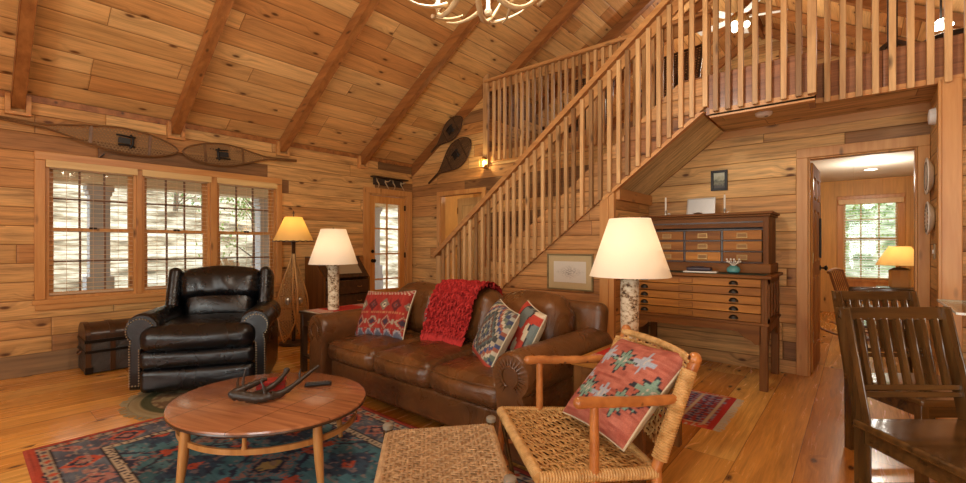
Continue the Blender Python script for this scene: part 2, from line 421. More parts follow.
# roof covering so no daylight leaks at the eaves
# loft floor
lf = MB(); lf.box(0, RIGHT, YB+.1, YE, LS+.02, LF); lf.box(4.93, XJ, YS+.04, YB+.1, LS+.02, LF); lf.box(XJ, RIGHT, YS2+.04, YB+.1, LS+.02, LF)
struct(lf.build('floor_loft', M['floor'], smooth=False))
struct(box(0.1, RIGHT, YB+.1, YE, LS, LS+.02).build('ceiling_study', M['white'], smooth=False))
so = MB(); so.box(4.9, XJ, YS+.04, YB, LS, LS+.02); so.box(XJ, RIGHT, YS2+.04, YB, LS, LS+.02)
struct(so.build('ceiling_alcove', M['soffit'], smooth=False))
rm = MB(); rm.box(4.93, XJ, YS, YS+.04, LS-.04, LF); rm.box(XJ-.04, XJ, YS+.04, YS2+.04, LS-.04, LF)
rm.box(XJ, RIGHT, YS2, YS2+.04, LS, LF)
struct(rm.build('trim_3', M['rim'], smooth=False))
rt = MB(); rt.box(4.96, XJ+.012, YS-.012, YS, LS-.055, LS+.0); rt.box(4.96, XJ+.012, YS-.012, YS+.05, LS-.07, LS-.04)
rt.box(XJ, RIGHT, YS2-.015, YS2, LS-.02, LS+.02)
struct(rt.build('trim_4', M['trimx'], smooth=False))
struct(box(4.2, XW, YB-.02, YB, LS-.07, LS).build('trim_5', M['trimx'], smooth=False))
struct(box(1.65, 4.75, YB-.02, YB+.1, 2.44, 2.6).build('trim_6', M['trimx'], smooth=False))
struct(box(1.65, 4.75, YB+.02, YB+.1, 2.6, LF).build('trim_7', M['rim'], smooth=False))
# frieze board at the top of the window wall, baseboard, corner
struct(box(0, .018, YF, YB, 2.565, 2.625).build('trim_8', M['rafter'], smooth=False))
struct(box(0, .03, YF, 4.08, 0, .20).build('baseboard_left', M['baseb'], bevel=.004))
struct(MB().prism([(0, WL-.02), (.06, WL-.02+TP*.06), (1.62, WL+TP*1.62-.02), (1.62, WL+TP*1.62-.22), (0, WL-.22)], 'y', YB-.02, YB).build('trim_9', M['rafter'], smooth=False))

# ------------------------------------------------------------------ windows
def casing(name, x0, x1, parts, mats, bev=.004):
    pass
def window_unit(idx, y0, y1):
    fr = MB()   # jamb box
    t = .028
    fr.box(-.14, -.0, y0, y0+t, WZ0, WZ1); fr.box(-.14, -.0, y1-t, y1, WZ0, WZ1)
    fr.box(-.14, -.0, y0+t, y1-t, WZ1-t, WZ1); fr.box(-.14, -.0, y0+t, y1-t, WZ0, WZ0+t)
    w = struct(fr.build('window_%d' % idx, M['trimv'], smooth=False))
    zm = 1.372
    for nm, a, b, xo in (('lower_sash', WZ0+t, zm+.02, -.07), ('upper_sash', zm-.02, WZ1-t, -.105)):
        s = MB(); s.box(xo, xo+.03, y0+t, y0+t+.035, a, b); s.box(xo, xo+.03, y1-t-.035, y1-t, a, b)
        s.box(xo, xo+.03, y0+t+.035, y1-t-.035, a, a+.035); s.box(xo, xo+.03, y0+t+.035, y1-t-.035, b-.035, b)
        yy0, yy1 = y0+t+.035, y1-t-.035
        so = s.build(nm, M['trimv'], w, smooth=False)
        m = MB()
        for k in (1, 2): y = yy0+(yy1-yy0)*k/3; m.box(xo+.005, xo+.026, y-.008, y+.008, a+.03, b-.03)
        z = (a+b)/2; m.box(xo+.005, xo+.026, yy0, yy1, z-.008, z+.008)
        m.build('glazing_bars', M['muntin'], so, smooth=False)
        MB().box(xo+.013, xo+.017, yy0, yy1, a+.03, b-.03).build('pane', M['glass'], so, smooth=False)
        if nm == 'lower_sash':
            MB().box(xo+.03, xo+.045, (y0+y1)/2-.03, (y0+y1)/2+.03, b-.012, b+.008).build('sash_lock', M['black'], so, bevel=.003)
    return w
for i, (a, b) in enumerate(WIN): window_unit(i+1, a, b)
cs = MB()
cs.box(0, .028, .455, .53, .702, 2.028); cs.box(0, .028, 2.73, 2.80, .702, 2.028)
struct(cs.build('trim_10', M['trimv'], bevel=.004))
cs = MB(); cs.box(0, .024, 1.23, 1.28, .702, 2.028); cs.box(0, .024, 1.94, 2.01, .702, 2.028)
struct(cs.build('trim_11', M['trimv'], bevel=.004))
cs = MB(); cs.box(0, .03, .455, 2.80, 2.03, 2.11); cs.box(0, .045, .44, 2.82, .655, .70); cs.box(0, .03, .46, 2.80, .60, .655)
struct(cs.build('trim_12', M['trimy'], bevel=.004))
# blinds
wl_names = ['wooden slat blind in the left window above the trunk', 'wooden slat blind in the middle window behind the black recliner', 'wooden slat blind in the right window beside the snowshoe floor lamp']
for i, (a, b) in enumerate(WIN):
    t = thing('window_blind', wl_names[i], 'blind', (-.03, (a+b)/2, WZ1-.03), 0, 'slatted blinds of the triple window')
    hw_ = (b-a)/2-.03
    MB().box(.062, .075, -hw_-.03, hw_+.03, -.035, .035).build('valance', M['blindw'], t, bevel=.003)
    MB().box(-.02, .035, -hw_, hw_, -.045, 0).build('headrail', M['blind'], t, bevel=.004)
    s = MB(); n = 26; dz = (WZ1-WZ0-.11)/n
    for k in range(n):
        z = -.06-dz*(k+.4)
        Mx = rotm('Y', 2); s.cbox((.006, 0, z), (.032, hw_*2, .0032), Mx)
    s.build('slats', M['blind'], t, smooth=False)
    c = MB()
    for q in (-.62, .0, .62): c.box(.004, .006, q*hw_-.0015, q*hw_+.0015, -(WZ1-WZ0)+.06, -.04)
    c.build('cords', M['blind'], t, smooth=False)
    MB().box(-.018, .03, -hw_, hw_, -(WZ1-WZ0)+.065, -(WZ1-WZ0)+.085).build('bottom_rail', M['blind'], t, bevel=.003)
# back-room window
def study_window():
    x0, x1, z0, z1 = 5.73, 6.45, .62, 2.0
    fr = MB(); t = .03
    fr.box(x0, x0+t, YE, YE+.1, z0, z1); fr.box(x1-t, x1, YE, YE+.1, z0, z1); fr.box(x0+t, x1-t, YE, YE+.1, z0, z0+t); fr.box(x0+t, x1-t, YE, YE+.1, z1-t, z1)
    w = struct(fr.build('window_4', M['door_blond'], smooth=False))
    m = MB(); m.box(x0, x1, YE+.05, YE+.08, 1.3, 1.35)
    for k in (1, 2): m.box(x0+(x1-x0)*k/3-.01, x0+(x1-x0)*k/3+.01, YE+.05, YE+.07, z0, z1)
    m.box(x0, x1, YE+.05, YE+.07, .96, .98); m.box(x0, x1, YE+.05, YE+.07, 1.66, 1.68)
    m.build('glazing_bars', M['door_blond'], w, smooth=False)
    MB().box(x0, x1, YE+.075, YE+.078, z0, z1).build('pane', M['glass'], w, smooth=False)
    cs = MB(); cs.box(x0-.09, x0, YE-.025, YE, z0, z1); cs.box(x1, x1+.09, YE-.025, YE, z0, z1); cs.box(x0-.09, x1+.09, YE-.025, YE, z1, z1+.1); cs.box(x0-.11, x1+.11, YE-.05, YE, z0-.05, z0)
    cs.box(x0-.09, x1+.09, YE-.03, YE, z0-.13, z0-.05)
    struct(cs.build('trim_13', M['door_pine'], bevel=.005))
    t = thing('window_blind', 'pale slat blind with a wooden valance in the window of the room beyond the doorway', 'blind', ((x0+x1)/2, YE-.05, z1-.02))
    hw_ = .345
    MB().box(-.43, .43, -.035, .012, -.04, .05).build('valance', M['door_blond'], t, bevel=.006)
    s = MB(); dz = 1.27/26
    for k in range(26): s.cbox((0, .03, -.06-dz*(k+.4)), (hw_*2, .044, .003), rotm('X', 12))
    s.build('slats', M['whiteplastic'], t, smooth=False)
    MB().box(-hw_, hw_, .015, .045, -1.35, -1.33).build('bottom_rail', M['door_blond'], t)
study_window()
for i, (xa, xb, za, zb_) in enumerate(((2.6, 4.2, .7, 2.1), (5.6, 8.0, .2, 2.2))):  # unseen windows behind the camera, added for fill light and glossy reflections
    f = MB(); f.box(xa, xa+.06, YF-.1, YF, za, zb_); f.box(xb-.06, xb, YF-.1, YF, za, zb_); f.box(xa, xb, YF-.1, YF, za, za+.06); f.box(xa, xb, YF-.1, YF, zb_-.06, zb_); f.box((xa+xb)/2-.03, (xa+xb)/2+.03, YF-.07, YF-.03, za, zb_)
    w_ = struct(f.build('window_%d' % (5+i), M['trimv'], smooth=False))
    MB().box(xa, xb, YF-.055, YF-.05, za, zb_).build('pane', M['glass'], w_, smooth=False)
# ------------------------------------------------------------------ doors
def glazed_door():
    y0, y1 = 4.225, 4.935; x0, x1 = -.06, -.015
    gy0, gy1, gz0, gz1 = 4.33, 4.83, .50, 1.90
    s = MB(); s.box(x0, x1, y0, gy0, .005, 2.02); s.box(x0, x1, gy1, y1, .005, 2.02); s.box(x0, x1, gy0, gy1, gz1, 2.02); s.box(x0, x1, gy0, gy1, .005, gz0)
    d = struct(s.build('door_1', M['door_pine'], bevel=.003))
    m = MB(); ym = (gy0+gy1)/2; m.box(x0+.01, x1-.01, ym-.012, ym+.012, gz0, gz1)
    for k in (1, 2, 3): z = gz1-(gz1-gz0)*k/3.4; m.box(x0+.01, x1-.01, gy0, gy1, z-.012, z+.012)
    m.build('glazing_bars', M['door_pine'], d, smooth=False)
    MB().box(-.04, -.036, gy0, gy1, gz0, gz1).build('pane', M['glass'], d, smooth=False)
    k = MB(); Mx = rotm('Y', 90)
    k.lathe([(.03, 0), (.03, .008), (.012, .012), (.012, .035), (.028, .045), (.03, .06), (.02, .072), (.0001, .074)], (x1, y0+.055, .97), 16, Mx)
    k.build('door_knob', M['blackbrass'], d)
    k = MB(); k.lathe([(.028, 0), (.028, .01), (.02, .022), (.0001, .024)], (x1, y0+.055, 1.12), 16, Mx); k.build('deadbolt', M['blackbrass'], d)
    h = MB()
    for z in (.25, 1.05, 1.85): h.box(-.018, .006, y1-.008, y1+.012, z-.045, z+.045)
    h.build('hinge', M['blackbrass'], d)
    cs = MB(); cs.box(0, .025, 4.09, 4.2, 0, 2.05); cs.box(0, .025, 4.96, 5.08, 0, 2.05); cs.box(0, .025, 4.09, 5.08, 2.05, 2.14)
    cs.box(-.16, 0, 4.2, 4.222, 0, 2.05); cs.box(-.16, 0, 4.938, 4.96, 0, 2.05); cs.box(-.16, 0, 4.222, 4.938, 2.025, 2.05)
    struct(cs.build('trim_14', M['trimv'], bevel=.004))
glazed_door()
cs = MB(); cs.box(5.487, 5.576, YB-.022, YB, 0, 2.03); cs.box(6.304, 6.378, YB-.022, YB, 0, 2.03); cs.box(5.487, 6.378, YB-.022, YB, 2.03, 2.12)
cs.box(5.576, 5.59, YB, YB+.1, 0, 2.03); cs.box(6.29, 6.304, YB, YB+.1, 0, 2.03); cs.box(5.59, 6.29, YB, YB+.1, 2.016, 2.03)
struct(cs.build('trim_15', M['trimv'], bevel=.004))
cs = MB(); cs.box(.63, .70, YB-.022, YB, 0, 2.02); cs.box(1.6, 1.68, YB-.022, YB, 0, 2.02); cs.box(.63, 1.68, YB-.022, YB, 2.02, 2.09)
cs.box(.70, .715, YB, YB+.1, 0, 2.02); cs.box(1.585, 1.6, YB, YB+.1, 0, 2.02)
struct(cs.build('trim_16', M['trimv'], bevel=.004))
def panel_door(name, hinge, ang, w, knobmat, mat, knobside):
    """six-panel slab in local coords: x 0..w, y 0..0.04"""
    z1 = 2.0; mb = MB(); st = .11
    rails = [(0, .24), (.92, 1.06), (1.56, 1.66), (z1-.12, z1)]
    mb.box(0, st, 0, .04, .01, z1); mb.box(w-st, w, 0, .04, .01, z1); mb.box(w/2-.045, w/2+.045, 0, .04, .01, z1)
    for a, b in rails: mb.box(st, w-st, 0, .04, max(a, .01), b)
    d = struct(mb.build(name, mat, loc=hinge, rot=(0, 0, ang), bevel=.004))
    for i in range(3):
        za, zb = rails[i][1], rails[i+1][0]
        for xa, xb in ((st, w/2-.045), (w/2+.045, w-st)):
            p = MB(); p.box(xa, xb, .012, .028, za, zb); p.box(xa+.025, xb-.025, .004, .036, za+.025, zb-.025)
            p.build('panel', mat, d, bevel=.006)
    k = MB()
    for sgn in (-1, 1):
        Mx = rotm('X', 90*sgn)
        k.lathe([(.028, 0), (.028, .008), (.01, .012), (.01, .035), (.026, .045), (.028, .06), (.0001, .07)], (w-.06, .02-.02*sgn, .98), 14, Mx)
    k.build('door_knob', knobmat, d)
    h = MB()
    for z in (.35, 1.1, 1.8): h.box(-.008, .022, -.004, .0, z-.05, z+.05)
    h.build('hinge', M['brass'], d)
    return d
panel_door('door_2', (5.605, YB+.11, 0), R_(88.5), .72, M['black'], wood('satin pine door', K(186, 112, 54), K(210, 142, 80), 'z', .7, .05, spec=.15, vary=.05), 1)
panel_door('door_3', (.76, 5.44, 0), R_(-3), .84, M['blackbrass'], M['door_blond'], 1)

# ------------------------------------------------------------------ rafters
def rafter_mb(sgn):
    mb = MB(); th = .125/math.cos(math.atan(TP)); L = RX-.06
    # local: x from wall to ridge, z relative to ceiling at the wall
    if sgn > 0: pts = [(.001, 0.0), (L, TP*L), (L, TP*L-th), (.001, -th)]
    else: pts = [(-.001, 0.0), (-L, TP*L), (-L, TP*L-th), (-.001, -th)]
    mb.prism(pts, 'y', -.045, .045); return mb
rl = {1: 'ceiling rafter nearest the left edge, above the far tail of the long snowshoe', 2: 'dark ceiling rafter between the two snowshoes over the window', 3: 'ceiling rafter ending above the right end of the triple window', 4: 'ceiling rafter ending above the left side of the glazed door'}
proto = rafter_mb(1).build('rafter', M['rafter'], loc=(.024, .35, WL-.005), bevel=.004)
prr = rafter_mb(-1).build('rafter', M['rafter'], loc=(RIGHT-.024, .43, WL-.005), bevel=.004)
tag(prr, 'rafter on the far slope of the roof beyond the ridge', 'rafter', 'rafters beyond the ridge')
ys = [-2., -.79, .35, 1.585, 2.81, 4.07, 5.32, 6.53, 7.74, 8.95, 10.1]
for i, y in enumerate(ys):
    k = i-1
    if k == 1: tag(proto, rl[1], 'rafter', 'rafters over the living room')
    elif k > 1 and k < 5 or k < 1:
        if k < 1: continue
        o = copy_tree(proto); o.location.y = y; o['label'] = rl[k]
    elif k == 5:
        o = copy_tree(proto); o.location.y = y; o['label'] = 'rafter starting beside the left post of the upper railing'
    else:
        o = copy_tree(proto); o.location.y = y; o['group'] = 'rafters over the loft'; o['label'] = 'rafter over the loft, seen above and through the railings'
    if y > 5:
        if k == 5: prr.location.y = y
        else: o = copy_tree(prr); o.location.y = y
# wooden collars where rafters meet the wall
col0 = MB(); col0.box(.001, .06, -.085, -.048, -.215, -.06); col0.box(.001, .06, .048, .085, -.215, -.06); col0.box(.001, .06, -.085, .085, -.245, -.215)
c0 = col0.build('rafter_collar', M['trimy'], loc=(0, .35, WL+.03), bevel=.003)
tag(c0, 'board frame around the foot of the leftmost rafter', 'bracket', 'frames around the rafter feet')
for k, y, l in ((2, 1.585, 'board frame around the foot of the dark rafter between the snowshoes'), (3, 2.81, 'board frame around the foot of the rafter above the right end of the windows'), (4, 4.07, 'board frame around the foot of the rafter by the glazed door')):
    o = copy_tree(c0); o.location.y = y; o['label'] = l
struct(box(RX-.03, RX+.03, YF, YE, RZ-.2, RZ-.01).build('trim_17', M['rafter'], smooth=False))

# ------------------------------------------------------------------ staircase
SL = .765
def zb(x): return .875+SL*(x-2.91)
st = thing('staircase', 'open cedar staircase climbing left to right to the loft', 'staircase', (0, 0, 0))
def sloped(x0, x1, lo, hi, y0, y1, zmin=0., zmax=99.):
    """parallelogram board following the stair between offsets lo..hi above zb, cut by the floor"""
    pts = []
    n = 2
    xs = [x0, x1]
    low = [(x, zb(x)+lo) for x in xs]; high = [(x, zb(x)+hi) for x in xs]
    poly = [low[0], low[1], high[1], high[0]]
    # clip to z>=zmin and z<=zmax
    def clip(poly, f, inter):
        out = []
        for i in range(len(poly)):
            a, b = poly[i], poly[(i+1) % len(poly)]
            if f(a): out.append(a)
            if f(a) != f(b): out.append(inter(a, b))
        return out
    for zc, sg in ((zmin, 1), (zmax, -1)):
        poly = clip(poly, lambda p: sg*(p[1]-zc) >= -1e-9, lambda a, b: (a[0]+(b[0]-a[0])*(zc-a[1])/(b[1]-a[1]), zc))
    return MB().prism(poly, 'y', y0, y1)
YO0, YO1 = YS+.004, YS+.045
sloped(1.35, 4.93, 0, .42, YO0, YO1, 0, LF).build('stringer', M['stairw'], st, smooth=False)
sloped(1.35, 4.93, 0, .42, YB-.03, YB-.002, 0, LF).build('stringer', M['stairw'], st, smooth=False)
sloped(3.96, 4.95, -.04, .0, YO0-.02, YO1, 0, LS-.01).build('stringer_edge', M['trimx'], st, smooth=False)
nR = 14; rise = LF/nR; run = rise/SL; x0s = 4.80-run*(nR-1)
for i in range(nR-1):
    z = rise*(i+1); x = x0s+run*i
    t = MB(); t.box(x-.02, x+run+.01, YO1, YB-.03, z-.035, z); t.build('tread', M['tread'], st, bevel=.006)
    MB().box(x, x+.018, YO1, YB-.03, z-rise, z-.036).build('riser', M['tread'], st, smooth=False)
sloped(4.1, 4.92, .0, .02, YO1, YB-.03, 0, LS).build('underside', M['under'], st, smooth=False)
rnd = random.Random(4)
bl = MB().box(-.02, .02, -.018, .018, 0, 1.24)
b0 = bl.build('baluster', M['baluster'], st, bevel=.003, loc=(1.74, YS-.02, max(0, zb(1.74))), seg=1)
nb = 34
for i in range(nb):
    x = 1.74+.0965*i
    if x > 4.94: break
    z = max(.002, zb(x)-.01)
    if i == 0: b0.location = (x, YS-.02, z); b0.scale = (1, 1, (zb(x)+1.19-z)/1.24); continue
    o = b0.copy(); COL.objects.link(o); o.location = (x+rnd.uniform(-.006, .006), YS-.02, z); o.scale = (1, 1, (zb(x)+1.19-z)/1.24)
# newel board at the bottom
MB().box(1.62, 1.70, YS-.04, YS, 0, zb(1.66)+1.16).build('newel_board', M['baluster'], st, bevel=.004)
hr = MB(); xa, xb = 1.60, 5.15
hr.prism([(xa, zb(xa)+1.185), (xb, zb(xb)+1.215), (xb, zb(xb)+1.265), (xa, zb(xa)+1.235)], 'y', YS-.075, YS+.055)
hr.build('handrail', M['rail'], st, bevel=.008)
hr = MB(); hr.prism([(xa+.1, zb(xa+.1)+1.07), (xb, zb(xb)+1.09), (xb, zb(xb)+1.215), (xa+.1, zb(xa+.1)+1.186)], 'y', YS, YS+.035)
hr.build('sub_rail', M['rail'], st, smooth=False)
# wall below the stair, post, alcove side
ws = MB(); ws.prism([(1.77, 0), (3.96, 0), (3.96, zb(3.96)-.001), (1.77, 0.001)], 'y', YS+.032, YS+.05)
struct(ws.build('wall_stair', M['stairw'], smooth=False))
ws = MB(); ws.prism([(3.955, 0), (4.045, 0), (4.045, zb(4.045)-.045), (3.955, zb(3.955)-.045)], 'y', YS-.02, YS+.002); ws.prism([(4.045, 0), (4.10, 0), (4.10, zb(4.1)-.045), (4.045, zb(4.045)-.045)], 'y', YS-.008, YS+.04)
struct(ws.build('trim_18', M['trimv'], smooth=False))
ws = MB(); ws.prism([(YS+.04, 0), (YB, 0), (YB, zb(4.06)-.01), (YS+.04, zb(4.06)-.01)], 'x', 4.06, 4.10)
struct(ws.build('wall_alcove', planks('alcove side boards', 'y', 'z', .175, 2., honey, knot=.2), smooth=False))
struct(MB().box(4.10, 4.14, YS+.04, YB, zb(4.12)-.13, zb(4.12)-.02).build('trim_19', M['trimy'], smooth=False))

# ------------------------------------------------------------------ railings
def railing(name, label, cat, segs, y, z0, z1, group=None):
    t = thing(name, label, cat, (segs[0], y, z0))
    return t
def railing_run(t, xa, xb, y, z0, z1, ox, oy, first=None, gap=.0955):
    n = int((xb-xa)/gap)
    for i in range(n+1):
        x = xa+gap*i
        if first is None:
            first = MB().box(-.02, .02, -.018, .018, 0, z1-z0).build('baluster', M['baluster'], t, bevel=.003, seg=1); o = first
        else: o = first.copy(); COL.objects.link(o)
        o.location = (x-ox+rnd.uniform(-.005, .005), y-oy, 0)
    return first
lt = thing('loft_railing', 'slatted cedar railing along the loft edge above the map cabinet and doorway', 'railing', (4.93, YS, LS-.03))
f1 = railing_run(lt, 5.01, 5.60, YS-.031, LS-.03, 3.6, 4.93, YS)
MB().box(.71, .765, -.07, -.002+.0, 0, 1.25).build('post', M['baluster'], lt, bevel=.004)
f2 = railing_run(lt, 5.745, 7.6, YS2-.035, LS-.03, 3.6, 4.93, YS, f1)
tr = MB(); tr.box(0.02, .78, -.09, .05, 1.25, 1.3); tr.box(.70, .84, -.09, .33, 1.25, 1.3); tr.box(.75, 3.8, .22, .36, 1.25, 1.3); tr.build('top_rail', M['rail'], lt, bevel=.006)
ut = thing('upper_railing', 'slatted cedar railing on the back wall over the stairwell', 'railing', (1.73, YB, 2.46))
railing_run(ut, 1.86, 4.66, YB-.04, 2.46, 3.62, 1.73, YB, None, .1)
MB().box(-.06, .03, -.07, -.022, -.05, 1.36).build('post', M['baluster'], ut, bevel=.004)
MB().box(2.96, 3.03, -.07, -.022, 0, 1.25).build('post', M['baluster'], ut, bevel=.004)
MB().box(-.03, 3.05, -.09, .04, 1.16, 1.205).build('top_rail', M['rail'], ut, bevel=.006)
MB().box(.03, 2.96, -.021, .012, 1.04, 1.16).build('sub_rail', M['rail'], ut, smooth=False)

# ================================================================== FURNITURE
M['leather'] = leather('worn brown leather', K(72, 42, 20), K(118, 74, 37), .25, .4, 5.)
M['leather2'] = leather('brown leather seat', K(66, 37, 18), K(110, 68, 33), .23, .45, 5.)
M['bleather'] = leather('black leather', K(5, 6, 9), K(11, 13, 17), .24, .3, 3.5, .6)
M['dark'] = wood('dark stained wood', K(44, 26, 16), K(84, 50, 30), 'z', .3, 0, vary=.1)
M['darkx'] = wood('dark stained wood rail', K(44, 26, 16), K(84, 50, 30), 'x', .3, 0, vary=.1)
M['chairwood'] = wood('varnished dark chair wood', K(50, 30, 15), K(100, 64, 33), 'z', .2, 0, coat=.6, vary=.1)
M['chairwoodx'] = wood('varnished dark chair wood rail', K(50, 30, 15), K(100, 64, 33), 'x', .2, 0, coat=.6, vary=.1)
M['oakx'] = wood('antique oak', K(88, 46, 18), K(136, 80, 36), 'x', .5, 0, vary=.05, scale=.8, spec=.2)
M['oakz'] = wood('antique oak upright', K(86, 46, 18), K(132, 78, 36), 'z', .5, 0, vary=.05, scale=.8, spec=.2)
M['oakdrawer'] = wood('antique oak drawer front', K(122, 66, 22), K(182, 112, 46), 'x', .45, 0, vary=.35, spec=.25, scale=.8)
M['teak'] = wood('walnut table top', K(132, 72, 42), K(160, 94, 58), 'x', .22, 0, coat=.5, vary=.05, scale=.6)
M['teakleg'] = wood('light teak leg', K(160, 96, 50), K(196, 132, 78), 'z', .32, 0, vary=.05)
M['twig'] = wood('peeled twig wood', K(138, 78, 36), K(184, 116, 58), 'z', .35, .5, vary=.05, coat=.2)
def twigmat():
    s = NT('peeled twig with bark flecks'); tc = s.n('TexCoord').outputs['Object']
    g = s.n('TexNoise', Vector=tc, Scale=16., Detail=3.); v = s.n('TexVoronoi', Vector=tc, Scale=26.)
    sel = s.math('GREATER_THAN', s.n('SeparateColor', i0=v.outputs['Color']).outputs[0], .55)
    k = s.math('MULTIPLY', s.ramp(v.outputs['Distance'], [(.18, (1,)*3), (.3, (0,)*3)]), sel)
    c = s.mix(k, s.ramp(g.outputs[0], [(.3, K(150, 86, 40)), (.7, K(196, 126, 64))]), K(66, 34, 20))
    return s.finish(c, .35, 0, s.bump(g.outputs[0], .3, .006), .5, .2)
M['twig'] = twigmat()
M['antlerd'] = simple('dark antler', K(52, 42, 34), .4, 0, .5, 0, .4, 40)
M['antler'] = simple('pale antler', K(196, 170, 130), .45, 0, .5, 0, .3, 30)
M['candle'] = simple('cream candle', K(240, 232, 214), .5)
M['silver'] = simple('silver', K(200, 198, 190), .28, .85)
M['teal'] = simple('teal glaze', K(86, 150, 148), .25)
M['paper'] = simple('white paper', K(232, 228, 218), .7)
M['felt'] = simple('green felt', K(46, 62, 48), .9)
M['cream'] = simple('cream cloth', K(196, 180, 150), .85, bumpy=.3)
M['greyk'] = simple('pale grey wood end', K(134, 122, 104), .7)
M['frost'] = emit('lit bulb glass', (1, .82, .6), 22)
M['shade'] = shademat('cream linen shade', K(250, 240, 224), .45)
M['shadey'] = shademat('yellow parchment shade', K(252, 226, 160), .5)
M['redfab'] = simple('red cloth', K(190, 44, 34), .85, bumpy=.4)

def cane(name, c0, c1, sc=260.):
    s = NT(name); tc = s.n('TexCoord').outputs['Object']
    nz = s.n('TexNoise', Vector=tc, Scale=28., Detail=3.); n2 = s.n('TexNoise', Vector=tc, Scale=sc, Detail=2.)
    c = s.ramp(nz.outputs[0], [(.3, c0), (.7, c1)])
    return s.finish(c, .45, 0, s.bump(n2.outputs[0], .3, .003), .4)
M['cane'] = cane('honey rawhide weave', K(164, 122, 68), K(210, 166, 106))
M['cane2'] = cane('tan rush weave', K(150, 118, 82), K(192, 158, 116))
def birch():
    s = NT('birch bark'); tc = s.n('TexCoord').outputs['Object']; sp = s.n('SeparateXYZ', i0=tc)
    v = s.xyz(s.math('MULTIPLY', sp.outputs[0], 22), s.math('MULTIPLY', sp.outputs[1], 22), s.math('MULTIPLY', sp.outputs[2], 34))
    a = s.n('TexNoise', Vector=v, Scale=1., Detail=4., Roughness=.7)
    c = s.ramp(a.outputs[0], [(.36, K(70, 50, 36)), (.43, K(150, 118, 84)), (.5, K(214, 196, 164)), (.7, K(232, 220, 196))])
    return s.finish(c, .6, 0, s.bump(a.outputs[0], .5, .004), .3)
M['birch'] = birch()

# ---------- recliner
def arm_profile(w, h, r, n=14):
    """rolled arm outline in (x,z): post with a big scroll on top, leaning outward; x centred"""
    pts = [(-w/2, 0), (w/2, 0), (w/2, h-2*r-.02)]
    a0 = -50
    for k in range(n+1):
        a = R_(a0+(180+2*abs(a0)-20)*k/n)
        pts.append((w/2-r+.03+r*math.cos(a), h-r+r*math.sin(a)))
    pts.append((-w/2, h-2*r-.05))
    return pts
def rolled_arm(mb, cx, w, h, r, y0, y1, flip=1, z0=0.0, bulge=.02):
    pts = arm_profile(w, h-z0, r)
    pts = [(cx+flip*x, z+z0) for x, z in pts]
    if flip < 0: pts = pts[::-1]
    cxm = sum(p[0] for p in pts)/len(pts); czm = sum(p[1] for p in pts)/len(pts)
    secs = [(y0-.0, .90), (y0+.015, .97), (y0+.05, 1.), (y1-.05, 1.), (y1, .93)]
    n = len(pts); vs = []
    for y, s in secs:
        for x, z in pts: vs.append((cxm+(x-cxm)*s, y, czm+(z-czm)*s))
    fs = [tuple(range(n)), tuple(range(n*len(secs)-1, n*(len(secs)-1)-1, -1))]
    for i in range(len(secs)-1):
        for k in range(n): a = i*n+k; b = i*n+(k+1) % n; fs.append((a, a+n, b+n, b))
    mb.add(vs, fs); return pts
def nails(pts, y, parent, r=.0065, skip=lambda p: False, name='nail_trim', step=.021):
    mb = MB(); acc = 0
    for i in range(len(pts)):
        a = Vector(pts[i]); b = Vector(pts[(i+1) % len(pts)]); L = (b-a).length; t = acc
        while t < L:
            p = a+(b-a)*t/L
            if not skip(p): mb.ball((p.x, y, p.y), r, 6)
            t += step
        acc = t-L
    return mb.build(name, M['nail'], parent)
rc = thing('recliner', 'black leather wing recliner with rolled nailhead arms under the window', 'armchair', (1.45, 1.50, 0.0125), R_(58))
W2 = .36
MB().rbox((0, -.03, .215), (.70, .80, .31), .04, 8).build('base', M['bleather'], rc)
def crease(amp, n): return lambda p, u: Vector((p.x, p.y-amp*abs(math.sin(u[0]*n))*0, p.z))
MB().rbox((0, -.435, .295), (.82, .11, .15), .05, 8, (0, .012, 0)).build('footrest_roll', M['bleather'], rc)
MB().rbox((0, -.43, .13), (.82, .10, .19), .045, 8, (0, .015, 0)).build('footrest_panel', M['bleather'], rc)
MB().rbox((0, -.14, .455), (.82, .74, .20), .08, 10, (0, .03, .03)).build('seat_cushion', M['bleather'], rc)
def back_fn(p, u):
    # pleats on the headrest cushion
    d = .012*math.sin(u[0]*11+u[2]*1.5)*(max(0, 1-abs(u[0])))*(1-u[2]*u[2])
    return Vector((p.x*(1+.05*u[2]), p.y-d, p.z+.02*math.cos(u[0]*2.2)*max(0, u[2])))
Mb = rotm('X', -16)
MB().rbox((0, .265, .625), (.60, .20, .30), .07, 10, (0, .05, 0), Mb).build('lower_back_cushion', M['bleather'], rc)
MB().rbox((0, .30, .81), (.71, .24, .32), .10, 16, (0, .05, .02), Mb, back_fn).build('headrest_cushion', M['bleather'], rc)
MB().rbox((0, .43, .58), (.72, .14, .70), .06, 8, (0, .02, 0), Mb).build('back_shell', M['bleather'], rc)
for sx in (-1, 1):
    MB().rbox((sx*.385, .32, .755), (.105, .30, .44), .05, 8, (.01, 0, 0), Mb).build('wing', M['bleather'], rc)
    a = MB(); pts = rolled_arm(a, sx*.45, .08, .665, .118, -.43, .38, sx, .05)
    ar = a.build('arm', M['bleather'], rc, angle=50)
    ip = [( (x-sx*.45)*.80+sx*.45, (z-.34)*.86+.345) for x, z in pts]
    nails(ip, -.433, ar, .0075, lambda p: p.y < .08, step=.021)
    # pleated scroll
MB().tube([(-.40, .10, .40), (-.52, .08, .36), (-.54, .06, .30)], .012, 8).build('side_lever', M['black'], rc)
bs = MB(); bs.lathe([(.26, 0.0), (.27, .02), (.27, .045), (.2, .06)], (0, 0, .0), 28); bs.build('swivel_base', M['dark'], rc)

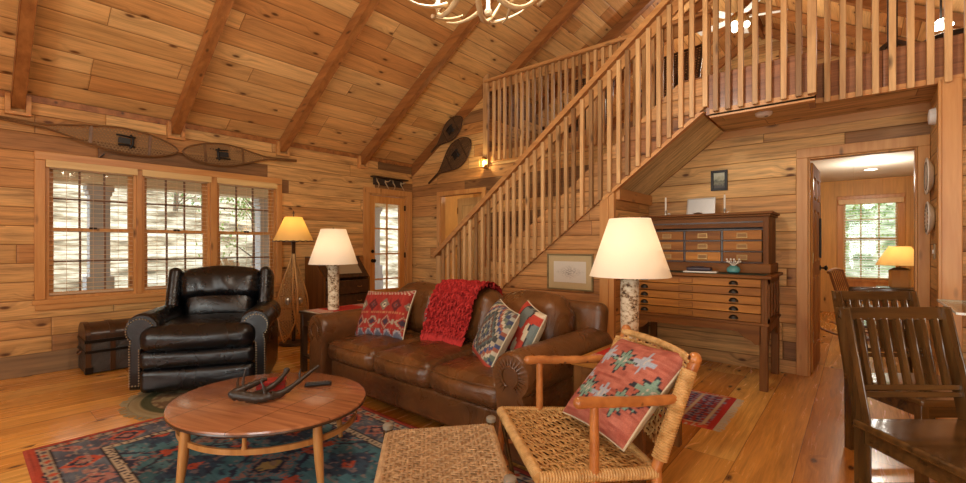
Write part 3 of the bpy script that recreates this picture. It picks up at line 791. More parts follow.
# ---------- round rug + other rugs (pattern colours on the mesh)
def grid_mesh(nx, ny, fpos, fcol):
    vs = []; cs = []; fs = []
    for j in range(ny+1):
        for i in range(nx+1):
            u, v = i/nx, j/ny; vs.append(fpos(u, v)); cs.append(fcol(u, v))
    for j in range(ny):
        for i in range(nx):
            a = j*(nx+1)+i; fs.append((a, a+1, a+nx+2, a+nx+1))
    m = MB(); m.v = vs; m.f = fs; return m, cs
M['rugm'] = vcol('woven wool rug', .92, .6, 300.)
M['kilim'] = vcol('kilim weave', .88, .5, 220.)
def rug_thing(name, label, cat, x0, x1, y0, y1, col, step, fringe=None, z=.008, rz=0.):
    t = thing(name, label, cat, ((x0+x1)/2, (y0+y1)/2, 0), rz)
    W, H = x1-x0, y1-y0; nx, ny = int(W/step), int(H/step)
    e = .012
    def fp(u, v):
        d = min(u*W, (1-u)*W, v*H, (1-v)*H)
        return ((u-.5)*W, (v-.5)*H, z*min(1, d/e)**.5+.0008+.0012*vnoise(u*W*9, v*H*9))
    m, cs = grid_mesh(nx, ny, fp, lambda u, v: col(u*W, v*H, W, H))
    m.build('pile', M['rugm'], t, cols=cs)
    if fringe:
        f = MB(); r2 = random.Random(3)
        for side in fringe:
            n = int(H/.012)
            for k in range(n):
                y = -H/2+H*(k+.5)/n; x = side*W/2; dx = side*r2.uniform(.035, .06); dy = r2.uniform(-.008, .008)
                f.beam((x, y, .004), (x+dx, y+dy, .002), .006, .002)
        f.build('fringe', M['cream'], t, smooth=False)
    return t
navy, teal, tl2, rust, cream_, pink, blk, gold = K(36, 44, 66), K(50, 96, 106), K(92, 142, 150), K(196, 82, 52), K(196, 176, 146), K(180, 112, 98), K(40, 30, 34), K(186, 150, 86)
def big_rug(x, y, W, H):
    s = .018
    qx, qy = round(x/s)*s, round(y/s)*s
    jx = x+.013*(vnoise(x*38, y*38, 5)-.5); jy = y+.013*(vnoise(x*38, y*38, 6)-.5)
    d = min(jx, W-jx, jy, H-jy)
    n1 = vnoise(x*60, y*90, 1); n2 = vnoise(x*24, y*30, 2); streak = vnoise(x*6, y*140, 3)
    along = jx if min(jy, H-jy) < min(jx, W-jx) else jy
    if d < .045: c = lerp(rust, K(170, 62, 46), n1)
    elif d < .055: c = navy
    elif d < .10:
        ph = (along/.055) % 1; q = abs(ph-.5)+abs((d-.0775)/.045)
        c = lerp(cream_, K(150, 122, 100), n1*.6) if q > .42 else (rust if int(along/.055) % 2 else K(88, 84, 96))
    elif d < .11: c = blk
    elif d < .30:
        ph = (along/.30) % 1-.5; w_ = (d-.205)/.19; q = abs(ph)*1.5+abs(w_)
        n = vnoise(x*16, y*16, 7)
        if q < .18: c = pink
        elif q < .34: c = navy
        elif q < .46+.1*n2: c = rust if int(along/.30) % 2 else pink
        else: c = lerp(K(60, 62, 80), K(112, 122, 132), n)
        if n2 > .72: c = K(168, 120, 108)
        if n1 > .8: c = lerp(c, cream_, .5)
    elif d < .31: c = blk
    elif d < .35:
        ph = (along/.04) % 1
        c = cream_ if ph < .6 or abs(d-.33) > .012 else K(70, 60, 66)
    elif d < .36: c = blk
    else:
        u, v = x-W/2, y-H/2
        # repeated hooked medallions
        u += .028*(vnoise(x*26, y*26, 21)-.5); v += .028*(vnoise(x*26, y*26, 22)-.5)
        px, py = (u/.62+.5) % 1-.5, (v/.56+.5) % 1-.5
        a = abs(px)*1.1; b = abs(py)
        q = a+b; cross = min(a, b)
        c = lerp(teal, tl2, vnoise(x*12, y*18, 9))
        if q < .12: c = gold
        elif q < .20: c = navy
        elif q < .30 and (int(a*28)+int(b*28)) % 2: c = K(168, 116, 100)
        elif abs(q-.42) < .035: c = navy
        if .32 < q < .66 and cross < .05+.035*math.sin(q*30): c = rust
        if q > .74: c = lerp(K(52, 84, 104), navy, n2*.7)
        if q > .96 : c = rust
        if vnoise(x*40, y*55, 11) > .78: c = lerp(c, K(160, 128, 118), .6)
        elif vnoise(x*34, y*50, 12) > .72: c = lerp(c, navy, .8)
    c = lerp(c, K(120, 104, 96), .04+.14*vnoise(x*8, y*60, 17))
    k = .82+.36*streak
    return tuple(min(1, q*k*.9) for q in c)
rug_thing('area_rug', 'large teal and rust oriental rug beneath the oval coffee table', 'rug', 2.17, 4.75, .24, 1.975, big_rug, .0105)
def small_rug(x, y, W, H):
    d = min(y, H-y); e = min(x, W-x); n = vnoise(x*70, y*70, 4)
    if d < .05: c = rust if n < .7 else cream_
    elif abs(x % .16-.08) < .012 or d < .06: c = cream_
    else:
        ph = (x/.05) % 1-.5; pv = (y/.05) % 1-.5
        c = K(58, 56, 92) if abs(ph)+abs(pv) < .36 else (K(150, 60, 62) if n > .45 else K(140, 140, 160))
    if e < .04: c = K(176, 52, 48)
    return c
rug_thing('accent_rug', 'small blue and red oriental rug with cream fringe in front of the map cabinet', 'rug', 4.25, 5.2, 3.2, 3.98, small_rug, .011, (1,))
def round_rug():
    t = thing('round_rug', 'round braided olive and cream rug under the black recliner', 'rug', (1.86, 1.36, 0))
    vs = [(0, 0, .009)]; cs = [K(150, 132, 96)]; fs = []; n = 120; rings = 40; Rr = .56
    for i in range(1, rings+1):
        for k in range(n):
            a = 2*PI*k/n; r = Rr*i/rings
            vs.append((r*math.cos(a), r*math.sin(a), .009+.002*math.sin(i*1.9) if i < rings else .001))
            f = i/rings; nn = vnoise(math.cos(a)*r*22, math.sin(a)*r*22, 3)
            c = K(150, 132, 96) if f > .86 else (K(78, 78, 52) if f > .74 else (K(110, 86, 62) if nn > .5 else K(146, 128, 94)))
            cs.append(c)
    for k in range(n): fs.append((0, 1+k, 1+(k+1) % n))
    for i in range(rings-1):
        for k in range(n): a = 1+i*n+k; b = 1+i*n+(k+1) % n; fs.append((a, a+n, b+n, b))
    m = MB(); m.v = vs; m.f = fs; m.build('pile', M['rugm'], t, cols=cs)
    f = MB(); r2 = random.Random(5)
    for k in range(170):
        a = 2*PI*(k+r2.random()*.6)/170; L = r2.uniform(.035, .06); b = a+r2.uniform(-.06, .06)
        f.beam((Rr*math.cos(a)*.99, Rr*math.sin(a)*.99, .006), ((Rr+L)*math.cos(b), (Rr+L)*math.sin(b), .003), .011, .004)
    f.build('fringe', simple('flax fringe', K(150, 134, 98), .9), t, smooth=False)
round_rug()

# ---------- trunk
def trunk():
    t = thing('trunk', 'old dark domed travel trunk against the wall under the window', 'trunk', (.235, 1.22, 0))
    hx, hy = .19, .46
    tm = leather('dark trunk hide', K(34, 34, 34), K(66, 60, 54), .4, .4, 14.)
    MB().box(-hx, hx, -hy, hy, .01, .31).build('body', tm, t, bevel=.008)
    pts = [(-hx, .31), (hx, .31), (hx, .37)]+[(hx*math.cos(a), .37+.10*math.sin(a)) for a in [PI*k/12 for k in range(1, 12)]]+[(-hx, .37)]
    MB().prism(pts, 'y', -hy, hy).build('lid', M['dark'], t, bevel=.006)
    for y in (-.46, -.28, .1, .42):
        s = MB(); s.box(hx, hx+.008, y, y+.04, 0.01, .31)
        arc = [((hx+.004)*math.cos(a), y+.02, .37+.104*math.sin(a)) for a in [PI*k/14 for k in range(15)]]
        for p, q in zip(arc, arc[1:]): s.beam(p, q, .04, .008)
        s.build('slat_band', M['dark'], t)
    b = MB(); b.box(-hx-.006, hx+.01, -hy-.006, hy+.006, .20, .225); b.box(-hx-.006, hx+.01, -hy-.006, hy+.006, .295, .325)
    for cy in (-hy, hy-.05):
        b.box(hx-.04, hx+.012, cy-.004, cy+.054, .01, .07)
    b.build('metal_band', M['blackbrass'], t, bevel=.002)
    MB().tube([(-.05, -hy-.008, .21), (-.05, -hy-.03, .18), (.05, -hy-.03, .18), (.05, -hy-.008, .21)], .008, 8).build('handle', M['leather'], t)
    MB().box(hx+.008, hx+.022, -.12, -.04, .27, .36).build('latch', M['brass'], t, bevel=.003)
trunk()

# ---------- coffee table
def coffee_table():
    cx, cy, a, b, rz = 3.463, 1.109, .530, .460, R_(17.1)
    t = thing('coffee_table', 'oval walnut coffee table with a bentwood ring shelf on the teal rug', 'coffee table', (cx, cy, .0122), rz)
    n = 72
    def ring(ra, rb, z): return [(ra*math.cos(2*PI*k/n), rb*math.sin(2*PI*k/n), z) for k in range(n)]
    m = MB(); vs = []
    prof = [(.93, .346), (.985, .353), (1., .363), (.995, .371), (.985, .373)]
    for f, z in prof: vs += ring(a*f, b*f, z)
    fs = [tuple(range(n-1, -1, -1)), tuple((len(prof)-1)*n+k for k in range(n))]
    for i in range(len(prof)-1):
        for k in range(n): p = i*n+k; q = i*n+(k+1) % n; fs.append((p, q, q+n, p+n))
    m.add(vs, fs)
    # top with inlaid lines
    s = NT('inlaid walnut table top'); tc = s.n('TexCoord').outputs['Object']; sp = s.n('SeparateXYZ', i0=tc)
    v = s.xyz(s.math('MULTIPLY', sp.outputs[0], 2.), s.math('MULTIPLY', sp.outputs[1], 26.), 0.)
    g = s.n('TexNoise', Vector=v, Scale=1., Detail=5., Distortion=.5)
    c = s.ramp(g.outputs[0], [(.3, K(136, 82, 52)), (.7, K(176, 116, 76))])
    ay = s.math('ABSOLUTE', sp.outputs[1]); ax_ = s.math('ABSOLUTE', sp.outputs[0])
    l1 = s.math('LESS_THAN', s.math('ABSOLUTE', s.math('SUBTRACT', ay, .11)), .0022)
    l2 = s.math('LESS_THAN', s.math('ABSOLUTE', s.math('SUBTRACT', ax_, .20)), .0022)
    l3 = s.math('LESS_THAN', s.math('ABSOLUTE', s.math('SUBTRACT', ax_, .36)), .0018)
    ll = s.math('MAXIMUM', l1, s.math('MAXIMUM', l2, s.math('MULTIPLY', l3, s.math('LESS_THAN', ay, .11))))
    c = s.mix(s.math('MULTIPLY', ll, .75), c, K(70, 34, 18))
    M['inlay'] = s.finish(c, .22, 0, None, .6, .5)
    m.build('tabletop', M['inlay'], t, angle=50)
    MB().tube([(a*.985*math.cos(2*PI*k/n), b*.985*math.sin(2*PI*k/n), .355) for k in range(n)], .009, 8, closed=True).build('edge_band', M['dark'], t)
    r = MB(); vs = []; fs = []
    for z, f in ((.250, .90), (.276, .90), (.276, .87), (.250, .87)): vs += ring(a*f, b*f, z)
    for i in range(4):
        for k in range(n): p = i*n+k; q = i*n+(k+1) % n; p2 = ((i+1) % 4)*n+k; q2 = ((i+1) % 4)*n+(k+1) % n; fs.append((p, q, q2, p2))
    r.add(vs, fs); r.build('ring_shelf', M['teakleg'], t)
    for ang in (258, 342, 78, 162):
        A = R_(ang); x, y = a*.92*math.cos(A), b*.92*math.sin(A)
        MB().tube([(x*.97, y*.97, .348), (x*.98, y*.98, .28), (x, y, .18), (x*1.05, y*1.05, 0)], [.02, .024, .022, .013], 12).build('leg', M['teakleg'], t)
    for ang in (300, 30, 120, 210):
        A = R_(ang); x, y = a*.885*math.cos(A), b*.885*math.sin(A)
        MB().lathe([(.014, .276), (.010, .295), (.010, .33), (.014, .348)], (x, y, 0), 12).build('spindle', M['teakleg'], t)
coffee_table()
# antler on the table
def at(t_, pts, r, m=None):
    return m.tube(pts, r, 10)
al = thing('antler_sculpture', 'dark branching antler sculpture lying on the coffee table', 'sculpture', (3.488, 1.045, .394), R_(60))
al.scale = (.80, .80, .85)
m = MB()
def bez(p, n=14):
    out = []
    for k in range(n+1):
        t = k/n; q = [Vector(x) for x in p]
        while len(q) > 1: q = [q[i]*(1-t)+q[i+1]*t for i in range(len(q)-1)]
        out.append(q[0])
    return out
def taper(n, r0, r1, wob=.0, k_=1.): return [r0+(r1-r0)*k/n+wob*math.sin(k*2.3)*r0 for k in range(n+1)]
m.tube(bez([(-.16, -.02, .05), (-.09, -.03, .045), (-.02, -.05, .0), (.06, -.04, .03)]), taper(14, .034, .028, .1), 10)
m.tube(bez([(.06, -.04, .03), (.13, -.02, .0), (.22, .04, .08), (.36, .12, .15)]), taper(14, .028, .009, .08), 10)
m.tube(bez([(-.05, -.035, .03), (-.04, .05, .02), (.08, .10, .03), (.14, .16, .12)]), taper(14, .026, .016, .12), 10)
m.tube(bez([(-.16, -.02, .06), (-.05, .05, .09), (.02, .10, .10)]), taper(14, .027, .013, .1), 10)
m.tube(bez([(.03, -.04, .025), (.03, -.06, .08), (.0, -.03, .13)]), taper(14, .014, .004), 8)
m.tube(bez([(-.10, -.02, .05), (-.12, .04, .12), (-.10, .05, .19)]), taper(14, .012, .003), 8)
m.tube(bez([(-.12, -.01, .05), (-.16, .06, .09), (-.15, .10, .12)]), taper(14, .013, .005), 8)
m.tube(bez([(.24, .05, .09), (.23, .05, .13), (.245, .06, .155)]), taper(14, .009, .003), 8)
m.ball((.145, .165, .13), (.022, .02, .018), 10); m.ball((.06, -.04, .022), (.03, .028, .022), 10); m.ball((-.165, -.02, .055), (.03, .028, .026), 10)
m.build('antlers', M['antlerd'], al)
bk = thing('lacquer_box', 'red box lying beneath the dark antlers on the coffee table', 'box', (3.340, 1.168, .386), R_(60))
MB().box(-.075, .075, -.05, .05, 0, .055).build('box_body', simple('red lacquer', K(150, 30, 26), .35), bk, bevel=.003)
MB().box(-.077, .077, -.052, .052, .035, .037).build('lid_line', M['dark'], bk)
rm_ = thing('remote_control', 'black remote control on the coffee table right of the antlers', 'remote control', (3.478, 1.380, .386), R_(56))
MB().rbox((0, 0, .0095), (.15, .042, .018), .007, 4).build('casing', M['black'], rm_)
b = MB()
for i in range(7):
    for j in range(3): b.cbox((-.06+i*.018, -.012+j*.012, .0195), (.009, .007, .003))
b.build('buttons', simple('grey rubber buttons', K(90, 90, 92), .5), rm_)

# ---------- pillows
def pillow(name, label, w, h, th, fcol, loc, M3, back=None, step=.006, puff=1., parent=None):
    t = thing(name, label, 'pillow', loc)
    t.rotation_euler = M3.to_euler()
    nx, ny = int(w/step), int(h/step)
    def fp(u, v, s):
        x, y = 2*u-1, 2*v-1
        e = max(0, (1-x**4))*max(0, (1-y**4)); z = s*(th/2)*(e**.55)+.004*s
        z += s*.004*(vnoise(u*6, v*6, 3)-.5)*e
        px = x*(1-.06*(1-y*y)*x*x); py = y*(1-.06*(1-x*x)*y*y)
        return (px*w/2, py*h/2, z)
    m, cs = grid_mesh(nx, ny, lambda u, v: fp(u, v, 1), lambda u, v: fcol(u*w, v*h, w, h))
    m.build('front_cover', M['kilim'], t, cols=cs, angle=80)
    m, cs = grid_mesh(nx//3, ny//3, lambda u, v: fp(1-u, v, -1), lambda u, v: (.5, .5, .5))
    m.build('back_cover', M['cream'], t, angle=80)
    pp = []
    for k in range(40): pp.append((-1+k/20, -1))
    for k in range(40): pp.append((1, -1+k/20))
    for k in range(40): pp.append((1-k/20, 1))
    for k in range(40): pp.append((-1, 1-k/20))
    P3 = []
    for x, y in pp: P3.append((x*(1-.06*(1-y*y)*x*x)*w/2, y*(1-.06*(1-x*x)*y*y)*h/2, 0))
    MB().tube(P3, .005, 6, closed=True).build('piping', M['cream'], t)
    return t
def kil_red(x, y, W, H):
    s = .011; x = round(x/s)*s; y = round(y/s)*s; n = vnoise(x*80, y*20, 2)
    red = lerp(K(128, 36, 30), K(160, 56, 44), n); v = y/H
    if .88 < v: c = red if (int(x/s)+int(y/s)) % 3 else K(188, 170, 146)
    elif .80 < v: c = red
    elif .50 < v < .78:
        c = red; k = (x/.125) % 1-.5; q = abs(k)*.125+abs(y-H*.645)
        odd = int(x/.125) % 2
        if q < .055: c = (K(120, 106, 88) if not odd else K(86, 36, 34))
        if q < .028: c = K(198, 180, 150) if not odd else K(120, 60, 52)
        if q < .012: c = K(60, 60, 66)
    elif .46 < v <= .50 or .42 < v <= .44: c = K(166, 112, 74) if int(x/s) % 2 else red
    elif .18 < v < .42:
        k = (x/.15) % 1-.5; q = abs(k)*.15+abs(y-H*.30)*1.1; c = red
        if q < .060: c = K(150, 134, 112)
        if q < .046: c = red
        if q < .034: c = K(64, 50, 60)
        if abs(k) > .42 and abs(y-H*.3) < .02: c = K(150, 134, 112)
    elif .14 < v <= .18: c = K(60, 50, 56) if int(x/s) % 2 else K(166, 112, 74)
    else:
        q = abs((x/.10) % 1-.5)*.1; c = K(150, 140, 140) if y < q*1.6+.012 else red
        if y < q*1.2: c = K(92, 92, 104)
    return c
def kil_blue(x, y, W, H):
    s = .012; x = round(x/s)*s; y = round(y/s)*s
    u, v = (x-W/2), (y-H/2); zig = abs(((x/.036) % 1)-.5)*.036
    q = abs(u)*.9+abs(v)+zig*1.2; pal = [K(176, 162, 138), K(96, 100, 84), K(62, 66, 84), K(146, 140, 124), K(104, 70, 56), K(88, 96, 90), K(64, 64, 62), K(162, 148, 124), K(66, 72, 100), K(146, 86, 64)]
    c = pal[int(q/.026) % len(pal)]
    if y < H*.12: c = K(160, 66, 48)
    n = vnoise(x*50, y*20, 4); return tuple(k*(.85+.3*n) for k in c)
def kil_mix(x, y, W, H):
    s = .014; x = round(x/s)*s; y = round(y/s)*s; n = vnoise(x*14, y*12, 8); m = vnoise(x*9, y*16, 9)
    c = K(176, 64, 48)
    if n > .62: c = K(110, 118, 112)
    elif n > .52: c = K(60, 52, 54)
    elif m > .7: c = K(200, 180, 150)
    elif m < .22: c = K(110, 40, 36)
    return c
def kil_salmon(x, y, W, H):
    s = .008; xq = round(x/s)*s; yq = round(y/.011)*.011; n = vnoise(xq*18, yq*130, 3)
    c = lerp(K(146, 72, 58), K(188, 114, 94), n)
    for (cx, cy, k) in ((.25, .30, 0), (.50, .30, 1), (.75, .30, 0), (.18, .72, 1), (.45, .70, 0), (.72, .74, 1), (.95, .5, 0), (.05, .45, 1)):
        u, v = abs(xq-cx*W), abs(yq-cy*H); z = abs(((xq-cx*W)/.036) % 1-.5)*.036
        q = u*.9+v*1.0+z*1.1-.02*math.cos(math.atan2(v, u+1e-6)*8)
        if q < .064: c = K(156, 162, 172) if k else K(120, 146, 128)
        elif q < .078: c = K(50, 48, 54) if k == 0 else c
        if q < .018: c = K(190, 176, 160)
    return tuple(k*(.9+.2*vnoise(xq*60, yq*30, 5)) for k in c)

# ---------- sofa
def sofa():
    t = thing('sofa', 'brown leather three-seat sofa with rolled arms in front of the stairs', 'sofa', (3.54, 2.42, 0))
    hx = 1.25
    MB().rbox((0, .02, .18), (1.98, .88, .24), .03, 8).build('base', M['leather'], t)
    MB().rbox((0, -.43, .19), (1.80, .06, .20), .025, 8).build('front_rail', M['leather'], t)
    for sx in (-1, 1):
        for sy in (-1, 1):
            MB().lathe([(.018, 0), (.03, .03), (.035, .075)], (sx*.93, .0+sy*.38, 0), 12).build('foot', M['dark'], t)
    for i, x in enumerate((-.595, 0, .595)):
        def fn(p, u, i=i):
            w_ = .006*math.sin(u[0]*9+i*2+u[1]*3)*(1-u[0]**2); return Vector((p.x, p.y, p.z+w_*max(0, u[2])))
        c = MB().rbox((x, -.10, .37), (.590, .82, .17), .065, 12, (0, .03, .035), None, fn).build('seat_cushion', M['leather2'], t)
        w_ = []
        for k in range(24):
            u = -1+2*k/23; w_.append((x+u*.275, -.495-.025*(1-u*u), .43))
        MB().tube(w_, .005, 6).build('piping', M['leather'], c)
        def fb(p, u, i=i):
            f = .010*math.sin(u[0]*8+i+u[2]*2)*(1-u[0]**2)*(1-u[2]**2)
            top = max(0, u[2]); return Vector((p.x, p.y-f, p.z-.05*abs(u[0])**3*top))
        MB().rbox((x, .27, .645), (.600, .25, .46), .11, 12, (0, .05, .015), rotm('X', -14), fb).build('back_cushion', M['leather'], t)
    MB().rbox((0, .43, .52), (2.14, .13, .60), .06, 10, (0, .01, .01), rotm('X', -10)).build('back_frame', M['leather'], t)
    for sx in (-1, 1):
        a = MB(); pts = rolled_arm(a, sx*.99, .20, .655, .13, -.545, .48, sx, .06)
        ar = a.build('arm', M['leather'], t, angle=50)
        # pleated scroll ring on the arm front
        cx = sx*(.99+.0); cz = .525; pl = MB()
        for k in range(22):
            A = R_(-60+300*k/21)
            pl.beam((cx+.060*math.cos(A), -.552, cz+.060*math.sin(A)), (cx+.112*math.cos(A), -.540, cz+.112*math.sin(A)), .007, .008, (0, 1, 0))
        pl.build('pleats', M['leather'], ar)
        MB().tube([(cx+.055*math.cos(R_(-70+14*k)), -.552, cz+.055*math.sin(R_(-70+14*k))) for k in range(24)], .006, 6).build('piping', M['leather'], ar)
sofa()
def face(nx_, up):
    """rotation whose local z is nx_ (out of the pillow face) and local y close to up"""
    z = Vector(nx_).normalized(); x = Vector(up).cross(z).normalized(); y = z.cross(x)
    return Matrix((x, y, z)).transposed()
pillow('throw_pillow', 'red kilim pillow with bands of diamonds at the left end of the sofa', .54, .42, .15, kil_red, (2.88, 2.32, .635), face((.12, -.88, .45), (-.06, 0, 1)))
pillow('throw_pillow', 'blue and grey zigzag kilim pillow, front one at the right end of the sofa', .41, .41, .13, kil_blue, (4.11, 2.27, .635), face((-.50, -.80, .48), (.14, .0, 1)))
pillow('throw_pillow', 'red and grey kilim pillow tucked behind the blue zigzag pillow on the sofa', .37, .37, .11, kil_mix, (4.28, 2.37, .645), face((-.55, -.80, .42), (.16, .0, 1)))
# red shag throw over the sofa back
def throw():
    t = thing('throw_blanket', 'shaggy red throw blanket draped over the middle of the sofa back', 'blanket', (3.52, 2.585, .375))
    path = [(-.165, .145), (-.13, .20), (-.105, .30), (-.075, .40), (-.03, .475), (.03, .515), (.10, .525), (.17, .505), (.215, .45), (.235, .36), (.25, .26)]
    pts = bez([Vector((0, a, b)) for a, b in path], 60) if False else None
    # resample polyline
    P = [Vector((0, a, b)) for a, b in path]; Ls = [0]
    for a, b in zip(P, P[1:]): Ls.append(Ls[-1]+(b-a).length)
    def at_(s):
        for i in range(len(P)-1):
            if s <= Ls[i+1] or i == len(P)-2:
                f = (s-Ls[i])/(Ls[i+1]-Ls[i]); return P[i].lerp(P[i+1], min(1, f)), (P[i+1]-P[i]).normalized()
    nx, ny = 90, 150; L = Ls[-1]
    def fp(u, v):
        p, d = at_(v*L); nrm = Vector((0, -d.z, d.y))
        n = vnoise(u*34, v*62, 1)*.026+vnoise(u*80, v*140, 2)*.012+.012
        x = (u-.5)*(.44+.03*math.sin(v*5))+.05*(v-.3)
        q = p+nrm*n; return (x, q.y-.02, q.z)
    m, cs = grid_mesh(nx, ny, fp, lambda u, v: lerp(K(84, 12, 14), K(172, 38, 34), vnoise(u*34, v*62, 1)*.6+vnoise(u*80, v*140, 2)*.4))
    m.build('shag', M['kilim'], t, cols=cs, angle=180)
    f = MB(); r3 = random.Random(8)
    for k in range(46):
        x = -.235+.44*k/45
        f.tube([(x, -.19, .165), (x+r3.uniform(-.01, .01), -.215, .12), (x+r3.uniform(-.02, .02), -.23, .075)], [.009, .010, .004], 6)
    for k in range(320):
        u, v = r3.random(), r3.random()*.75; p = Vector(fp(u, v)); d = Vector((r3.uniform(-.6, .6), -1, r3.uniform(-1, .3))).normalized()
        f.tube([p, p+d*.018, p+d*.022+Vector((0, 0, -.02))], [.007, .007, .003], 5)
    tag(f.build('shag_loops', simple('red yarn', K(176, 40, 36), .9, bumpy=.5), t), kind='stuff')
throw()

# ---------- birch lamps
def birch_lamp(label, loc):
    t = thing('table_lamp', label, 'table lamp', loc, 0, 'birch log table lamps')
    MB().lathe([(.052, 0), (.055, .01), (.051, .12), (.054, .3), (.052, .455), (.048, .462)], (0, 0, 0), 24).build('birch_log', M['birch'], t)
    MB().lathe([(.012, .462), (.012, .53), (.02, .535), (.02, .56), (.006, .565), (.006, .775), (.012, .78), (.008, .80), (.0001, .805)], (0, 0, 0), 12).build('lamp_stem', M['brass'], t)
    MB().lathe([(.232, .445), (.118, .785), (.1165, .785), (.2305, .445)], (0, 0, 0), 48).build('lamp_shade', M['shade'], t, angle=80)
    MB().ball((0, 0, .61), (.03, .03, .04), 12).build('bulb', M['frost'], t)
    return t
# ---------- end tables
LZ = .585
def end_table_left():
    t = thing('end_table', 'dark wooden end table between the recliner and the sofa', 'side table', (2.02, 2.50, 0))
    x0, x1, y0, y1 = -.21, .155, -.37, .33
    MB().box(x0-.01, x1+.005, y0-.01, y1+.01, LZ-.025, LZ).build('tabletop', M['darkx'], t, bevel=.004)
    for x in (x0, x1-.05):
        for y in (y0, y1-.05): MB().box(x, x+.05, y, y+.05, 0, LZ-.025).build('leg', M['dark'], t, bevel=.003)
    a = MB(); a.box(x0+.01, x1-.01, y0+.005, y0+.025, LZ-.14, LZ-.025); a.box(x0+.005, x0+.025, y0+.05, y1-.05, LZ-.14, LZ-.025); a.box(x1-.025, x1-.005, y0+.05, y1-.05, LZ-.14, LZ-.025); a.build('apron', M['darkx'], t)
    MB().box(x0+.01, x1-.01, y0+.01, y1-.01, .14, .16).build('shelf', M['darkx'], t)
    h = MB(); h.box(x0-.002, x0+.004, y0+.08, y0+.2, LZ-.1, LZ-.09); h.box(-.05, .05, y0-.012, y0-.004, LZ-.09, LZ-.08); h.build('drawer_pull', M['brass'], t)
end_table_left()
def runner(name, label, x0, x1, y0, y1, z, cols, rz=0., fr='x'):
    t = thing(name, label, 'cloth', ((x0+x1)/2, (y0+y1)/2, z), rz)
    W, H = x1-x0, y1-y0
    m, cs = grid_mesh(int(W/.008), int(H/.008), lambda u, v: ((u-.5)*W, (v-.5)*H, .0035+.001*vnoise(u*20, v*20)), cols)
    m.box(-W/2+.002, W/2-.002, -H/2+.002, H/2-.002, .0005, .003); cs += [(.4, .05, .04)]*8
    m.build('cloth', M['kilim'], t, cols=cs)
    f = MB(); r3 = random.Random(2); n = int((H if fr == 'x' else W)/.01)
    for k in range(n):
        for s in (-1, 1):
            if fr == 'x': y = -H/2+H*(k+.5)/n; f.beam((s*W/2, y, .003), (s*(W/2+.03), y+r3.uniform(-.005, .005), .002), .005, .002)
            else: x = -W/2+W*(k+.5)/n; f.beam((x, s*H/2, .003), (x+r3.uniform(-.005, .005), s*(H/2+.03), .002), .005, .002)
    f.build('fringe', M['cream'], t, smooth=False)
redcol = lambda u, v: (K(214, 196, 170) if (v < .22 and int(v*60) % 2 or v > .84 and int(v*60) % 2) else lerp(K(176, 40, 32), K(198, 60, 44), vnoise(u*60, v*60)))
runner('table_runner', 'red woven cloth under the lamp on the left end table', 1.84, 2.14, 2.17, 2.78, LZ, redcol, 0, 'y')
birch_lamp('white-shaded birch log lamp on the end table left of the sofa', (2.02, 2.36, LZ+.006))
EZ = .585
def end_table_right():
    t = thing('end_table', 'square wooden end table at the right end of the sofa beneath the large birch lamp', 'side table', (4.93, 2.56, 0))
    x0, x1, y0, y1 = -.205, .18, -.36, .29
    MB().box(x0-.01, x1+.01, y0-.01, y1+.01, EZ-.028, EZ).build('tabletop', M['oakdrawer'], t, bevel=.004)
    for x in (x0, x1-.05):
        for y in (y0, y1-.05): MB().box(x, x+.05, y, y+.05, 0, EZ-.028).build('leg', M['oakz'], t, bevel=.003)
    a = MB(); a.box(x0+.01, x1-.01, y0+.005, y0+.025, EZ-.14, EZ-.028); a.box(x0+.005, x0+.025, y0+.05, y1-.05, EZ-.14, EZ-.028); a.box(x1-.025, x1-.005, y0+.05, y1-.05, EZ-.14, EZ-.028); a.build('apron', M['oakx'], t)
    MB().box(x0+.01, x1-.01, y0+.01, y1-.01, .12, .14).build('shelf', M['oakx'], t)
end_table_right()
runner('table_runner', 'red and cream striped fringed cloth on the right end table', 4.76, 5.10, 2.27, 2.84, EZ, redcol, 0, 'y')
birch_lamp('large white-shaded birch log lamp at the right end of the sofa', (4.90, 2.56, EZ+.006))

